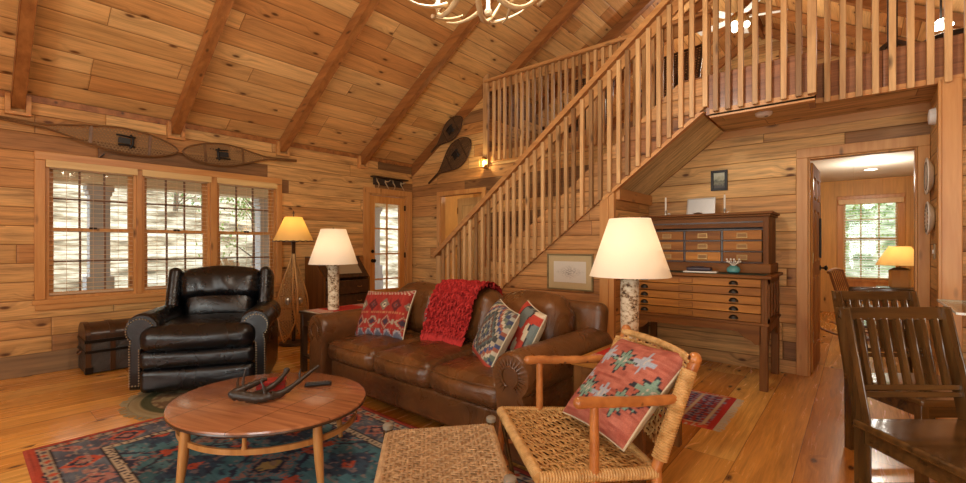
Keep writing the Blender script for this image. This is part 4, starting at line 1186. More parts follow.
# ---------- snowshoes
def inside(poly, x, y):
    c = False; n = len(poly)
    for i in range(n):
        x1, y1 = poly[i]; x2, y2 = poly[(i+1) % n]
        if (y1 > y) != (y2 > y) and x < (x2-x1)*(y-y1)/(y2-y1)+x1: c = not c
    return c
def clipseg(poly, p, q, n=60):
    out = []; cur = None
    for k in range(n+1):
        t = k/n; x, y = p[0]+(q[0]-p[0])*t, p[1]+(q[1]-p[1])*t
        if inside(poly, x, y):
            if cur is None: cur = (x, y)
            last = (x, y)
        else:
            if cur is not None and cur != last: out.append((cur, last))
            cur = None
    if cur is not None and cur != last: out.append((cur, last))
    return out
def snowshoe_parts(t, L, W, mat_frame, mat_web, tail=.30, step=.022, thick=.010, bind=True, webr=.0022, round_=False):
    """teardrop in local XY; toe at +x, tail at -x"""
    top = []; n = 40
    tl = L*tail
    for k in range(n+1):
        s = k/n
        x = -L/2+tl+(L-tl)*s
        y = W/2*max(0, math.sin(PI*min(1, s**1.4)))**(1.05 if s < .61 else .6) if s < 1 else 0
        if s < .5: y = max(y, .012)
        top.append((x, max(y, 0.006 if s < 1 else 0)))
    body = top+[(x, -y) for x, y in reversed(top[:-1])]
    f = MB()
    ptsu = [(-L/2, .008, 0)]+[(x, y, 0) for x, y in top]+[(x, -y, 0) for x, y in reversed(top[:-1])]+[(-L/2, -.008, 0)]
    f.tube(ptsu, thick, 8); fo = f.build('frame', mat_frame, t)
    bars = [-L/2+tl+(L-tl)*.38, -L/2+tl+(L-tl)*.78]
    for bx in bars:
        b = MB()
        for sg in clipseg(body, (bx, -W), (bx, W)): b.beam((bx, sg[0][1], 0), (bx, sg[1][1], 0), .026, .012)
        b.build('crossbar', mat_frame, t)
    w_ = MB(); k = -2*L
    seen = []
    for ang in (55, -55, 0):
        d = Vector((math.cos(R_(ang)), math.sin(R_(ang)))); nrm = Vector((-d.y, d.x)); s = -L
        while s < L:
            c = nrm*s
            for a, b in clipseg(body, tuple(c-d*L), tuple(c+d*L), 90):
                w_.beam((a[0], a[1], .002*(1 if ang > 0 else -1)), (b[0], b[1], .002*(1 if ang > 0 else -1)), webr*2, webr*1.6)
            s += step
    w_.build('webbing', mat_web, t, smooth=False)
    if bind:
        g = MB(); bx = (bars[0]*.35+bars[1]*.65)
        g.tube([(bx, -.07, .012), (bx+.02, -.03, .03), (bx+.02, .03, .03), (bx, .07, .012)], .012, 6)
        g.tube([(bx-.10, -.05, .012), (bx-.02, -.045, .03), (bx+.04, -.05, .012)], .010, 6)
        g.tube([(bx-.12, .05, .012), (bx-.02, .045, .03), (bx+.04, .05, .012)], .010, 6)
        g.cbox((bx-.05, 0, .014), (.10, .06, .012))
        g.build('binding', simple('black binding strap', K(24, 22, 20), .5), t)
M['web'] = simple('rawhide webbing', K(158, 124, 80), .6)
M['webd'] = simple('dark rawhide webbing', K(96, 70, 46), .6)
M['ash'] = wood('ash frame', K(92, 58, 34), K(128, 84, 50), 'x', .4, 0, vary=.1)
M['ashd'] = wood('dark ash frame', K(56, 34, 22), K(90, 56, 36), 'x', .4, 0, vary=.1)
def wall_snowshoe(label, y0, z0, y1, z1, W, plane, **kw):
    """tail at (y0,z0), toe at (y1,z1) on the window wall (plane='L') or on the back wall (plane='B', y->x)"""
    L = math.hypot(y1-y0, z1-z0)
    if plane == 'L':
        X = Vector((0, y1-y0, z1-z0)).normalized(); Z = Vector((1, 0, 0)); loc = (.066, (y0+y1)/2, (z0+z1)/2)
    else:
        X = Vector((y1-y0, 0, z1-z0)).normalized(); Z = Vector((0, -1, 0)); loc = ((y0+y1)/2, YB-.04, (z0+z1)/2)
    Y = Z.cross(X); t = thing('snowshoe', label, 'snowshoe', loc)
    t.rotation_euler = Matrix((X, Y, Z)).transposed().to_euler()
    d = kw.pop('dark', False)
    snowshoe_parts(t, L, W, M['ashd'] if d else M['ash'], M['webd'] if d else M['web'], **kw)
    return t
wall_snowshoe('long tan snowshoe hung on the wall above the left window', .16, 2.365, 1.60, 2.285, .26, 'L', tail=.16, step=.024, webr=.0030)
wall_snowshoe('shorter tan snowshoe hung on the wall above the right window', 2.98, 2.375, 1.64, 2.285, .26, 'L', tail=.22, step=.024, webr=.0030)
wall_snowshoe('lower dark snowshoe hung diagonally on the back wall by the stairs', .46, 2.25, 1.40, 2.83, .42, 'B', tail=.2, dark=True, step=.018, webr=.003)
wall_snowshoe('upper dark snowshoe hung diagonally beneath the sloped ceiling', .52, 2.76, 1.22, 3.21, .32, 'B', tail=.15, dark=True, step=.018, webr=.003)
for i, (y, z, l) in enumerate(((.93, 2.125, 'wooden peg under the long snowshoe above the left window'),)):
    p = thing('wall_peg', l, 'peg', (.0, y, z)); MB().tube([(.0, 0, -.01), (.03, .0, -.005), (.05, .03, .03)], [.012, .01, .006], 8).build('peg', M['dark'], p)
# antler rack above the glazed door
ar = thing('antler_rack', 'small dark hat rack with antler hooks above the glazed door', 'rack', (.0, 4.575, 2.25))
MB().box(.001, .03, -.30, .30, -.06, .05).build('bark_board', simple('dark bark', K(60, 44, 30), .8, bumpy=.8, bscale=30), ar, bevel=.01)
MB().box(.001, .10, -.35, .36, .055, .075).build('shelf_board', M['dark'], ar, bevel=.004)
for k, y in enumerate((-.24, -.08, .08, .24)):
    m = MB(); s = 1 if k % 2 else -1
    m.tube(bez([(.03, y, .02), (.08, y+.02*s, -.02), (.10, y+.06*s, .04)]), taper(14, .012, .004), 8)
    m.tube(bez([(.03, y, .0), (.10, y-.02*s, -.06), (.09, y+.03*s, -.12)]), taper(14, .012, .004), 8)
    m.build('antler_hook', M['antler'], ar)
# snowshoe floor lamp
M['lampash'] = wood('pale bent ash', K(176, 116, 66), K(210, 154, 98), 'z', .4, 0, vary=.05); M['lampweb'] = simple('pale rawhide', K(206, 168, 116), .6)
fl = thing('floor_lamp', 'floor lamp made of upright snowshoes with a yellow parchment shade', 'floor lamp', (.62, 2.66, 0))
MB().lathe([(.16, 0), (.17, .01), (.16, .03), (.05, .04)], (0, 0, 0), 28).build('base', M['dark'], fl)
for k, (ang, off) in enumerate(((0, .055), (120, .055), (240, .055))):
    
    A = R_(ang+40)
    # teardrop frame + webbing standing upright, leaning to the centre
    X = Vector((-math.cos(A)*.12, -math.sin(A)*.12, 1)).normalized(); Z = Vector((math.cos(A), math.sin(A), .12)).normalized(); Y = Z.cross(X).normalized()
    Mx = Matrix((X, Y, Z)).transposed()
    L, W = 1.17, .36; top = []
    for q in range(33):
        s = q/32; x = L*s; y = max(.006, W/2*math.sin(PI*min(1, (1-s)**1.6))**.9)
        top.append((x, y))
    loop = top+[(x, -y) for x, y in reversed(top)]
    off3 = Vector((math.cos(A)*.13, math.sin(A)*.13, .04))
    P3 = [Mx @ Vector((x, y, 0))+off3 for x, y in loop]
    f = MB(); f.tube(P3, .010, 8, closed=True); fo = f.build('snowshoe_frame', M['lampash'], fl)
    w_ = MB()
    for ang2 in (60, -60, 0):
        d = Vector((math.cos(R_(ang2)), math.sin(R_(ang2)))); nr = Vector((-d.y, d.x)); s = -L*1.3
        while s < L*1.3:
            c = Vector((L/2, 0))+nr*s
            for a, b in clipseg(loop, tuple(c-d*L), tuple(c+d*L), 70):
                w_.beam(Mx @ Vector((a[0], a[1], 0))+off3, Mx @ Vector((b[0], b[1], 0))+off3, .004, .003)
            s += .032
    w_.build('webbing', M['lampweb'], fo, smooth=False)
    for zz, q in ((.42, .46), (.78, .30)):
        b = MB(); b.beam(Mx @ Vector((zz, -W*q, 0))+off3, Mx @ Vector((zz, W*q, 0))+off3, .022, .012); b.build('crossbar', M['lampash'], fo)
    g = MB(); g.ball(Mx @ Vector((.5, 0, .012))+off3, (.035, .035, .05), 8); g.build('binding', M['silver'], fo)
MB().lathe([(.022, .04), (.022, 1.24), (.03, 1.25), (.01, 1.27), (.006, 1.28), (.006, 1.60), (.014, 1.61), (.008, 1.63), (.0001, 1.65)], (0, 0, 0), 12).build('pole', M['dark'], fl)
MB().lathe([(.235, 1.265), (.10, 1.565), (.0985, 1.565), (.2335, 1.265)], (0, 0, 0), 40).build('lamp_shade', M['shadey'], fl, angle=80)
MB().tube([(.236*math.cos(2*PI*k/40), .236*math.sin(2*PI*k/40), 1.265+.006*(k % 2)) for k in range(40)], .006, 6, closed=True).build('shade_trim', M['dark'], fl)
MB().ball((0, 0, 1.45), (.03, .03, .04), 12).build('bulb', M['frost'], fl)

# ---------- slant-front secretary desk
def secretary():
    t = thing('secretary_desk', 'dark slant-front desk with a pale lid inset and brass-pulled drawers beside the glazed door', 'desk', (.30, 3.47, 0))
    y0, y1 = -.36, .36; d = .25
    prof = [(-d, 0.0), (d, 0.0), (d, .76), (-.02, 1.04), (-d, 1.04)]
    for y in (y0, y1-.022): MB().prism(prof, 'y', y, y+.022).build('side_panel', M['oakz'], t, smooth=False)
    MB().box(-d, -.01, y0, y1, 1.04, 1.06).build('top_board', M['darkx'], t)
    MB().box(-d, -d+.015, y0+.022, y1-.022, .02, 1.04).build('back_panel', M['dark'], t)
    n = math.hypot(.27, .28); Mx = rotm('Y', math.degrees(math.atan2(.28, .27)))
    s = MB(); s.cbox((.115+.004, 0, .90+.004), (n-.02, .676, .018), Mx); s.build('slant_lid', M['darkx'], t)
    s = MB(); s.cbox((.115+.014, 0, .90+.014), (n-.14, .50, .004), Mx); s.build('lid_panel', simple('pale worn leather inset', K(168, 150, 120), .3), t)
    for k in range(3):
        z = .15+.20*k
        dr = MB().box(d-.02, d+.008, y0+.03, y1-.03, z, z+.185).build('drawer', M['darkx'], t, bevel=.004)
        for yy in (-.18, .18): MB().tube([(d+.008, yy-.035, z+.095), (d+.03, yy-.02, z+.088), (d+.03, yy+.02, z+.088), (d+.008, yy+.035, z+.095)], .005, 6).build('drawer_pull', M['brass'], dr)
    for k in range(3):
        pass
    MB().box(-d, d-.02, y0+.022, y1-.022, .12, .14).build('bottom_board', M['dark'], t)
secretary()

# ---------- map cabinet (two pieces)
def cup_pull(mb, x, y, z):
    pts = []
    mb.add(*cup_geo(x, y, z))
def cup_geo(x, y, z, w=.075, h=.034, d=.024):
    vs = []; n, m = 12, 6
    for j in range(m+1):
        a = (PI/2)*j/m
        for i in range(n+1):
            b = PI*i/n; vs.append((x+w/2*math.cos(b)*(1), y-d*math.sin(a)*math.sin(b), z-h/2+h*math.cos(a)*math.sin(b)))
    fs = []
    for j in range(m):
        for i in range(n): p = j*(n+1)+i; fs.append((p, p+1, p+n+2, p+n+1))
    return vs, fs
def map_cabinet():
    t = thing('map_cabinet', 'antique oak map cabinet with five shallow drawers on tall legs under the stairs', 'cabinet', (4.76, 4.70, 0))
    x0, x1, y0, y1 = -.60, .60, -.38, .34; zt = .965; zb_ = .555
    MB().box(x0-.03, x1+.03, y0-.03, y1+.0, zt-.028, zt).build('top_board', M['oakx'], t, bevel=.006)
    MB().box(x0+.02, x1-.02, y0+.01, y0+.26, zt, zt+.002).build('felt_top', M['felt'], t)
    for xx in (x0, x1-.025):
        p = MB().box(xx, xx+.025, y0+.0, y1, zb_, zt-.028).build('side_panel', M['oakz'], t, bevel=.003)
    q = MB()
    for k in range(4): q.box(x1, x1+.010, y0+.02+.17*k, y0+.06+.17*k, zb_+.01, zt-.035)
    q.box(x1, x1+.010, y0+.02, y0+.57, zb_+.01, zb_+.05); q.box(x1, x1+.010, y0+.02, y0+.57, zt-.07, zt-.035)
    q.build('side_mullions', M['oakz'], t)
    MB().box(x0+.025, x1-.025, y0+.03, y1, zb_, zb_+.02).build('bottom_board', M['oakx'], t)
    MB().box(x0+.025, x1-.025, y1-.02, y1, zb_, zt-.03).build('back_panel', M['oakx'], t)
    st_ = MB(); st_.box(x0+.025, x0+.045, y0, y0+.02, zb_, zt-.028); st_.box(x1-.045, x1-.025, y0, y0+.02, zb_, zt-.028); st_.box(x0+.045, x1-.045, y0+.004, y0+.03, zb_, zb_+.012); st_.build('face_frame', M['oakz'], t)
    dh = (zt-.028-zb_-.014)/5
    for k in range(5):
        z = zb_+.012+dh*k
        dr = MB().box(x0+.048, x1-.048, y0-.006, y0+.02, z+.003, z+dh-.003).build('drawer', M['oakdrawer'], t, bevel=.003)
        for xx in (-.42, .35): MB().add(*cup_geo(xx, y0-.006, z+dh*.5)).build('cup_pull', M['blackbrass'], dr)
        f = MB(); f.box(-.10, .02, y0-.010, y0-.006, z+.014, z+.018); f.box(-.10, .02, y0-.010, y0-.006, z+dh-.018, z+dh-.014); f.box(-.10, -.096, y0-.010, y0-.006, z+.014, z+dh-.014); f.box(.016, .02, y0-.010, y0-.006, z+.014, z+dh-.014)
        f.build('label_holder', M['oakx'], dr)
    # stand
    def apron(x0_, x1_, z0, z1, drop):
        L = x1_-x0_; pts = [(x0_, z1), (x0_, z0)]
        pts += [(x0_+.04, z0), (x0_+.07, z0+.03), (x0_+.12, z0+.05), (x0_+.17, z0+drop)]
        pts += [(x1_-.17, z0+drop), (x1_-.12, z0+.05), (x1_-.07, z0+.03), (x1_-.04, z0), (x1_, z0), (x1_, z1)]
        return pts[::-1]
    for y in (y0, y1-.03): MB().prism(apron(x0+.05, x1-.05, .38, zb_, .10), 'y', y, y+.025).build('apron', M['oakx'], t)
    for x in (x0, x1-.025):
        pts = [(y0+.05, zb_), (y0+.05, .38), (y0+.10, .40), (y0+.14, .48), (y1-.14, .48), (y1-.10, .40), (y1-.05, .38), (y1-.05, zb_)]
        MB().prism(pts[::-1], 'x', x, x+.025).build('side_apron', M['oakx'], t)
    for x in (x0, x1-.06):
        for y in (y0, y1-.06): MB().box(x, x+.06, y, y+.06, 0, zb_).build('leg', M['oakz'], t, bevel=.003)
    MB().box(x0-.008, x1+.012, y0-.01, y1, zb_-.012, zb_+.012).build('waist_molding', M['oakx'], t, bevel=.003)
    # hutch
    h = thing('card_file_hutch', 'antique oak card file with nine small drawers standing on the map cabinet', 'cabinet', (4.785, 4.85, zt+.0025))
    X0, X1, Y0, Y1 = -.545, .545, -.24, .19; H = .53
    for xx in (X0, X1-.045): MB().box(xx, xx+.045, Y0, Y1, 0, H).build('side_panel', M['oakz'], h, bevel=.003)
    MB().box(X0-.035, X1+.035, Y0-.04, Y1, H, H+.022).build('top_board', M['oakx'], h, bevel=.005)
    MB().box(X0-.018, X1+.018, Y0-.02, Y1, H-.02, H).build('cornice', M['oakx'], h, bevel=.006)
    MB().box(X0-.012, X1+.02, Y0-.02, Y1, .0, .085).build('plinth', M['oakx'], h, bevel=.006)
    MB().box(X0+.045, X1-.045, Y0+.004, Y0+.02, H-.115, H-.02).build('frieze', M['oakx'], h)
    MB().box(X0+.045, X1-.045, Y0-.006, Y0+.004, H-.075, H-.062).build('frieze_bead', M['dark'], h)
    MB().box(X0+.045, X1-.045, Y1-.02, Y1, .085, H-.02).build('back_panel', M['dark'], h)
    zA, zB = .092, H-.135; cw = (X1-X0-.09)/3; rh = (zB-zA)/3
    g = MB()
    for k in range(1, 3): g.box(X0+.045+cw*k-.008, X0+.045+cw*k+.008, Y0+.03, Y0+.10, zA-.005, zB)
    for k in range(4): g.box(X0+.045, X1-.045, Y0+.03, Y0+.10, zA+rh*k-.005, zA+rh*k+.005)
    g.build('drawer_frame', M['dark'], h)
    for i in range(3):
        for j in range(3):
            xa_, za_ = X0+.045+cw*i, zA+rh*j
            dr = MB().box(xa_+.011, xa_+cw-.011, Y0+.024, Y0+.06, za_+.008, za_+rh-.008).build('drawer', M['oakdrawer'], h, bevel=.003)
            cx_, cz_ = xa_+cw/2, za_+rh/2; f = MB(); yy0, yy1 = Y0+.018, Y0+.024; w_, h_ = .042, .02
            f.box(cx_-w_, cx_+w_, yy0, yy1, cz_+h_-.004, cz_+h_); f.box(cx_-w_, cx_+w_, yy0-.008, yy1, cz_-h_-.004, cz_-h_+.002); f.box(cx_-w_, cx_-w_+.004, yy0, yy1, cz_-h_, cz_+h_); f.box(cx_+w_-.004, cx_+w_, yy0, yy1, cz_-h_, cz_+h_)
            f.build('label_pull', M['brass'], dr)
            MB().box(cx_-w_+.006, cx_+w_-.006, yy0+.004, yy1+.0005, cz_-h_+.003, cz_+h_-.005).build('label_card', simple('old card', K(150, 112, 70), .8), dr)
map_cabinet()
HT = .965+.0025+.552
def candlestick(label, x, y):
    t = thing('candlestick', label, 'candlestick', (x, y, HT+.001), 0, 'candlesticks on the card file')
    MB().lathe([(.032, 0), (.032, .004), (.012, .010), (.008, .03), (.014, .036), (.008, .044), (.013, .05), (.013, .06)], (0, 0, 0), 16).build('holder', M['silver'], t)
    MB().tube([(.028, 0, .006), (.045, 0, .015), (.04, 0, .03), (.02, 0, .02)], .003, 6).build('finger_loop', M['silver'], t)
    MB().lathe([(.0095, .055), (.009, .19), (.004, .197), (.0001, .198)], (0, 0, 0), 12).build('candle', M['candle'], t)
    MB().tube([(0, 0, .197), (0, 0, .208)], .001, 5).build('wick', M['black'], t)
candlestick('white candle in a low holder on the left end of the card file', 4.40, 4.76)
candlestick('white candle in a low holder right of the silver tray on the card file', 4.93, 4.86)
tr_ = thing('serving_tray', 'rectangular silver tray leaning against the wall on top of the card file', 'tray', (4.70, 4.92, HT+.001))
Mx = rotm('X', -12)
MB().cbox((0, .0, .092), (.25, .006, .178), Mx).build('tray_face', simple('brushed silver', K(190, 188, 184), .35, .6), tr_)
f = MB()
for z in (.008, .176): f.cbox(Mx @ Vector((0, -.004, z-.09))+Vector((0, 0, .092)), (.27, .012, .010), Mx)
for x in (-.13, .13): f.cbox(Mx @ Vector((x, -.004, 0))+Vector((0, 0, .092)), (.010, .012, .178), Mx)
f.build('tray_rim', M['silver'], tr_, bevel=.002)
ds = thing('silver_dish', 'small silver dish in front of the tray on the card file', 'dish', (4.70, 4.80, HT+.001))
MB().lathe([(.02, 0), (.022, .004), (.045, .022), (.047, .022), (.024, .006), (.0001, .005)], (0, 0, 0), 20).build('bowl', M['silver'], ds)
MB().ball((0, 0, .018), (.03, .03, .012), 12).build('lid', M['silver'], ds)
pr = thing('papers', 'thin white papers lying at the right end of the card file top', 'papers', (5.15, 4.85, HT+.001), R_(5))
MB().box(-.07, .07, -.05, .05, 0, .006).build('paper_stack', M['paper'], pr)
# things on the map cabinet top
CT = .9675
mg = thing('magazine', 'white magazine lying on the left of the green felt of the map cabinet', 'magazine', (4.815, 4.44, CT), R_(6))
MB().box(-.14, .14, -.06, .07, 0, .012).build('pages', M['paper'], mg, bevel=.002)
ob = thing('leather_case', 'dark leather case resting on the white magazine on the map cabinet', 'case', (4.80, 4.46, CT+.0125), R_(3))
MB().rbox((0, 0, .018), (.21, .08, .034), .012, 6, (0, 0, .004)).build('case_body', simple('dark purple leather', K(52, 40, 52), .45), ob)
MB().tube([(-.10, -.02, .03), (-.03, -.03, .045), (.04, -.01, .04), (.11, -.02, .01)], .003, 6).build('strap', M['black'], ob)
vs_ = thing('teal_bowl', 'small round teal pot with cream sprigs on the map cabinet', 'vase', (5.075, 4.50, CT))
MB().lathe([(.03, 0), (.052, .012), (.056, .035), (.045, .055), (.030, .062), (.033, .068), (.030, .068), (.028, .06), (.0001, .058)], (0, 0, 0), 24).build('pot', M['teal'], vs_)
m = MB()
for k in range(9):
    A = 2*PI*k/9; m.tube([(0, 0, .06), (.025*math.cos(A), .02*math.sin(A), .085), (.055*math.cos(A), .03*math.sin(A), .10+.02*(k % 2))], .0025, 5); m.ball((.055*math.cos(A), .03*math.sin(A), .105+.02*(k % 2)), .009, 6)
m.build('sprigs', M['candle'], vs_)
# pictures
def picture(name, label, cx, cz, w_, h_, y, fw, matf, inner, mat_w=0., matm=None, tilt=0):
    t = thing(name, label, 'picture', (cx, y, cz))
    f = MB()
    f.box(-w_/2, w_/2, -.022, 0, h_/2-fw, h_/2); f.box(-w_/2, w_/2, -.022, 0, -h_/2, -h_/2+fw)
    f.box(-w_/2, -w_/2+fw, -.022, 0, -h_/2+fw, h_/2-fw); f.box(w_/2-fw, w_/2, -.022, 0, -h_/2+fw, h_/2-fw)
    f.build('frame', matf, t, bevel=.002)
    iw, ih = w_/2-fw, h_/2-fw
    if mat_w: MB().box(-iw, iw, -.010, -.004, -ih, ih).build('mat_board', matm, t)
    MB().box(-iw+mat_w, iw-mat_w, -.013, -.0101, -ih+mat_w, ih-mat_w).build('print', inner, t)
    return t
def sketch():
    s = NT('pencil drawing of a boat'); tc = s.n('TexCoord').outputs['Object']; sp = s.n('SeparateXYZ', i0=tc)
    n = s.n('TexNoise', Vector=s.xyz(s.math('MULTIPLY', sp.outputs[0], 40), s.math('MULTIPLY', sp.outputs[2], 90), 0.), Scale=1., Detail=4.)
    r = s.math('ADD', s.math('MULTIPLY', s.math('ABSOLUTE', sp.outputs[0]), 1.0), s.math('MULTIPLY', s.math('ABSOLUTE', sp.outputs[2]), 2.2))
    k = s.math('MULTIPLY', s.ramp(n.outputs[0], [(.42, (1, 1, 1)), (.56, (0, 0, 0))]), s.ramp(r, [(.02, (.8,)*3), (.2, (.0,)*3)]))
    return s.finish(s.mix(k, K(206, 196, 180), K(110, 100, 92)), .5)
def landscape():
    s = NT('small landscape painting'); tc = s.n('TexCoord').outputs['Object']; sp = s.n('SeparateXYZ', i0=tc)
    n = s.n('TexNoise', Vector=tc, Scale=38., Detail=4.)
    z = s.math('ADD', s.math('DIVIDE', s.math('ADD', sp.outputs[2], .07), .14), s.math('MULTIPLY', s.math('SUBTRACT', n.outputs[0], .5), .7))
    return s.finish(s.ramp(z, [(.1, K(54, 44, 30)), (.3, K(120, 116, 84)), (.42, K(72, 72, 46)), (.6, K(150, 148, 116)), (.9, K(176, 176, 150))]), .4)
picture('framed_drawing', 'framed pencil drawing of a boat on the wall below the stair balusters', 3.595, .935, .545, .385, YS+.031, .016, wood('dull gilt frame', K(110, 86, 56), K(150, 122, 84), 'x', .4, 0), sketch(), .065, simple('olive mat board', K(190, 166, 122), .8))
picture('framed_painting', 'small dark framed landscape painting on the wall above the card file', 4.832, 1.89, .155, .21, YB-.001, .026, M['black'], landscape())

# ---------- woven stool and chair
def weave(mb, P, nu, nv, wu, wv, th, over=2, zoff=0., amp=.004, seg=None):
    """flat strips; P(u,v)->(point, normal)"""
    def strip(f, w_, n, ph, dirv):
        pts = []
        for k in range(n+1):
            s = k/n; p, nr, side = f(s); z = amp*ph(s); pts.append((p+nr*z, nr, side))
        vs = []; fs = []
        for p, nr, side in pts:
            vs += [p-side*w_/2-nr*th/2, p-side*w_*.28+nr*th/2, p+side*w_*.28+nr*th/2, p+side*w_/2-nr*th/2]
        for k in range(n):
            a = 4*k
            for i in range(3): fs.append((a+i, a+i+1, a+i+5, a+i+4))
            fs.append((a+3, a, a+4, a+7))
        mb.add(vs, fs)
    for i in range(nu):
        u = (i+.5)/nu
        def f(s, u=u):
            p = P(u, s); q = P(u, min(1, s+.01)); q0 = P(u, max(0, s-.01)); t_ = (q-q0).normalized(); e = (P(min(1, u+.01), s)-P(max(0, u-.01), s)).normalized(); nr = e.cross(t_).normalized()
            if nr.z < 0: nr = -nr
            return p, nr, e
        strip(f, wu, nv*2, lambda s, i=i: math.sin(PI*(s*nv/over*1.0+i)) , 0)
    for j in range(nv):
        v = (j+.5)/nv
        def f(s, v=v):
            p = P(s, v); e = (P(min(1, s+.01), v)-P(max(0, s-.01), v)).normalized(); t_ = (P(s, min(1, v+.01))-P(s, max(0, v-.01))).normalized(); nr = e.cross(t_).normalized()
            if nr.z < 0: nr = -nr
            return p, nr, t_
        strip(f, wv, nu*2, lambda s, j=j: -math.sin(PI*(s*nu/over+j/over*1.0)), 0)
def quadP(A, B, C, D, sag=.0, crown=0.):
    A, B, C, D = map(Vector, (A, B, C, D))
    def P(u, v):
        p = (A*(1-u)+B*u)*(1-v)+(D*(1-u)+C*u)*v
        p.z -= sag*(1-(2*u-1)**2)*(1-(2*v-1)**2); return p
    return P
def wrapped(mb, a, b, r, pitch=.011, seg=10, amp=.003, bend=0.):
    a, b = Vector(a), Vector(b); n = max(8, int((b-a).length/pitch*4)); pts = []; rr = []
    for k in range(n+1):
        s = k/n; p = a.lerp(b, s); p.z += bend*(1-(2*s-1)**2); pts.append(p); rr.append(r+amp*abs(math.sin(PI*s*(b-a).length/pitch)))
    mb.tube(pts, rr, seg)
def stool():
    t = thing('woven_stool', 'low footstool with a tan woven rush seat in front of the sofa', 'stool', (4.66, 1.25, .0))
    o = Vector((4.66, 1.25, 0)); z = .385
    c = [Vector((4.325, 1.245, z))-o, Vector((4.62, 1.60, z))-o, Vector((5.0, 1.235, z))-o, Vector((4.70, .90, z))-o]
    m = MB(); P = quadP(c[0], c[1], c[2], c[3], .012)
    weave(m, P, 26, 36, .0125, .0105, .003, 2, amp=.0035)
    m.add([P(0, 0)-Vector((0, 0, .012)), P(1, 0)-Vector((0, 0, .012)), P(1, 1)-Vector((0, 0, .012)), P(0, 1)-Vector((0, 0, .012))], [(0, 1, 2, 3)])
    s = m.build('woven_seat', M['cane2'], t, angle=60)
    e = MB()
    for i in range(4): wrapped(e, c[i]-Vector((0, 0, .016)), c[(i+1) % 4]-Vector((0, 0, .016)), .017, .012, 8, .0035)
    e.build('wrapped_edge', M['cane2'], t)
    for i in range(4):
        d = c[i].normalized()*.012
        l = MB(); x, y = c[i].x+d.x, c[i].y+d.y
        l.tube([(x*1.03, y*1.03, .012 if True else 0), (x, y, .2), (x, y, z+.012)], [.019, .021, .021], 12)
        lo = l.build('leg', M['chairwood'], t)
        MB().lathe([(.0215, z+.010), (.024, z+.016), (.023, z+.028), (.015, z+.034), (.0001, z+.035)], (x, y, 0), 14).build('leg_cap', M['greyk'], lo)
    for i in range(4):
        a, b = c[i], c[(i+1) % 4]
        MB().tube([(a.x, a.y, .14+.03*(i % 2)), (b.x, b.y, .14+.03*(i % 2))], .011, 8).build('stretcher', M['chairwood'], t)
stool()
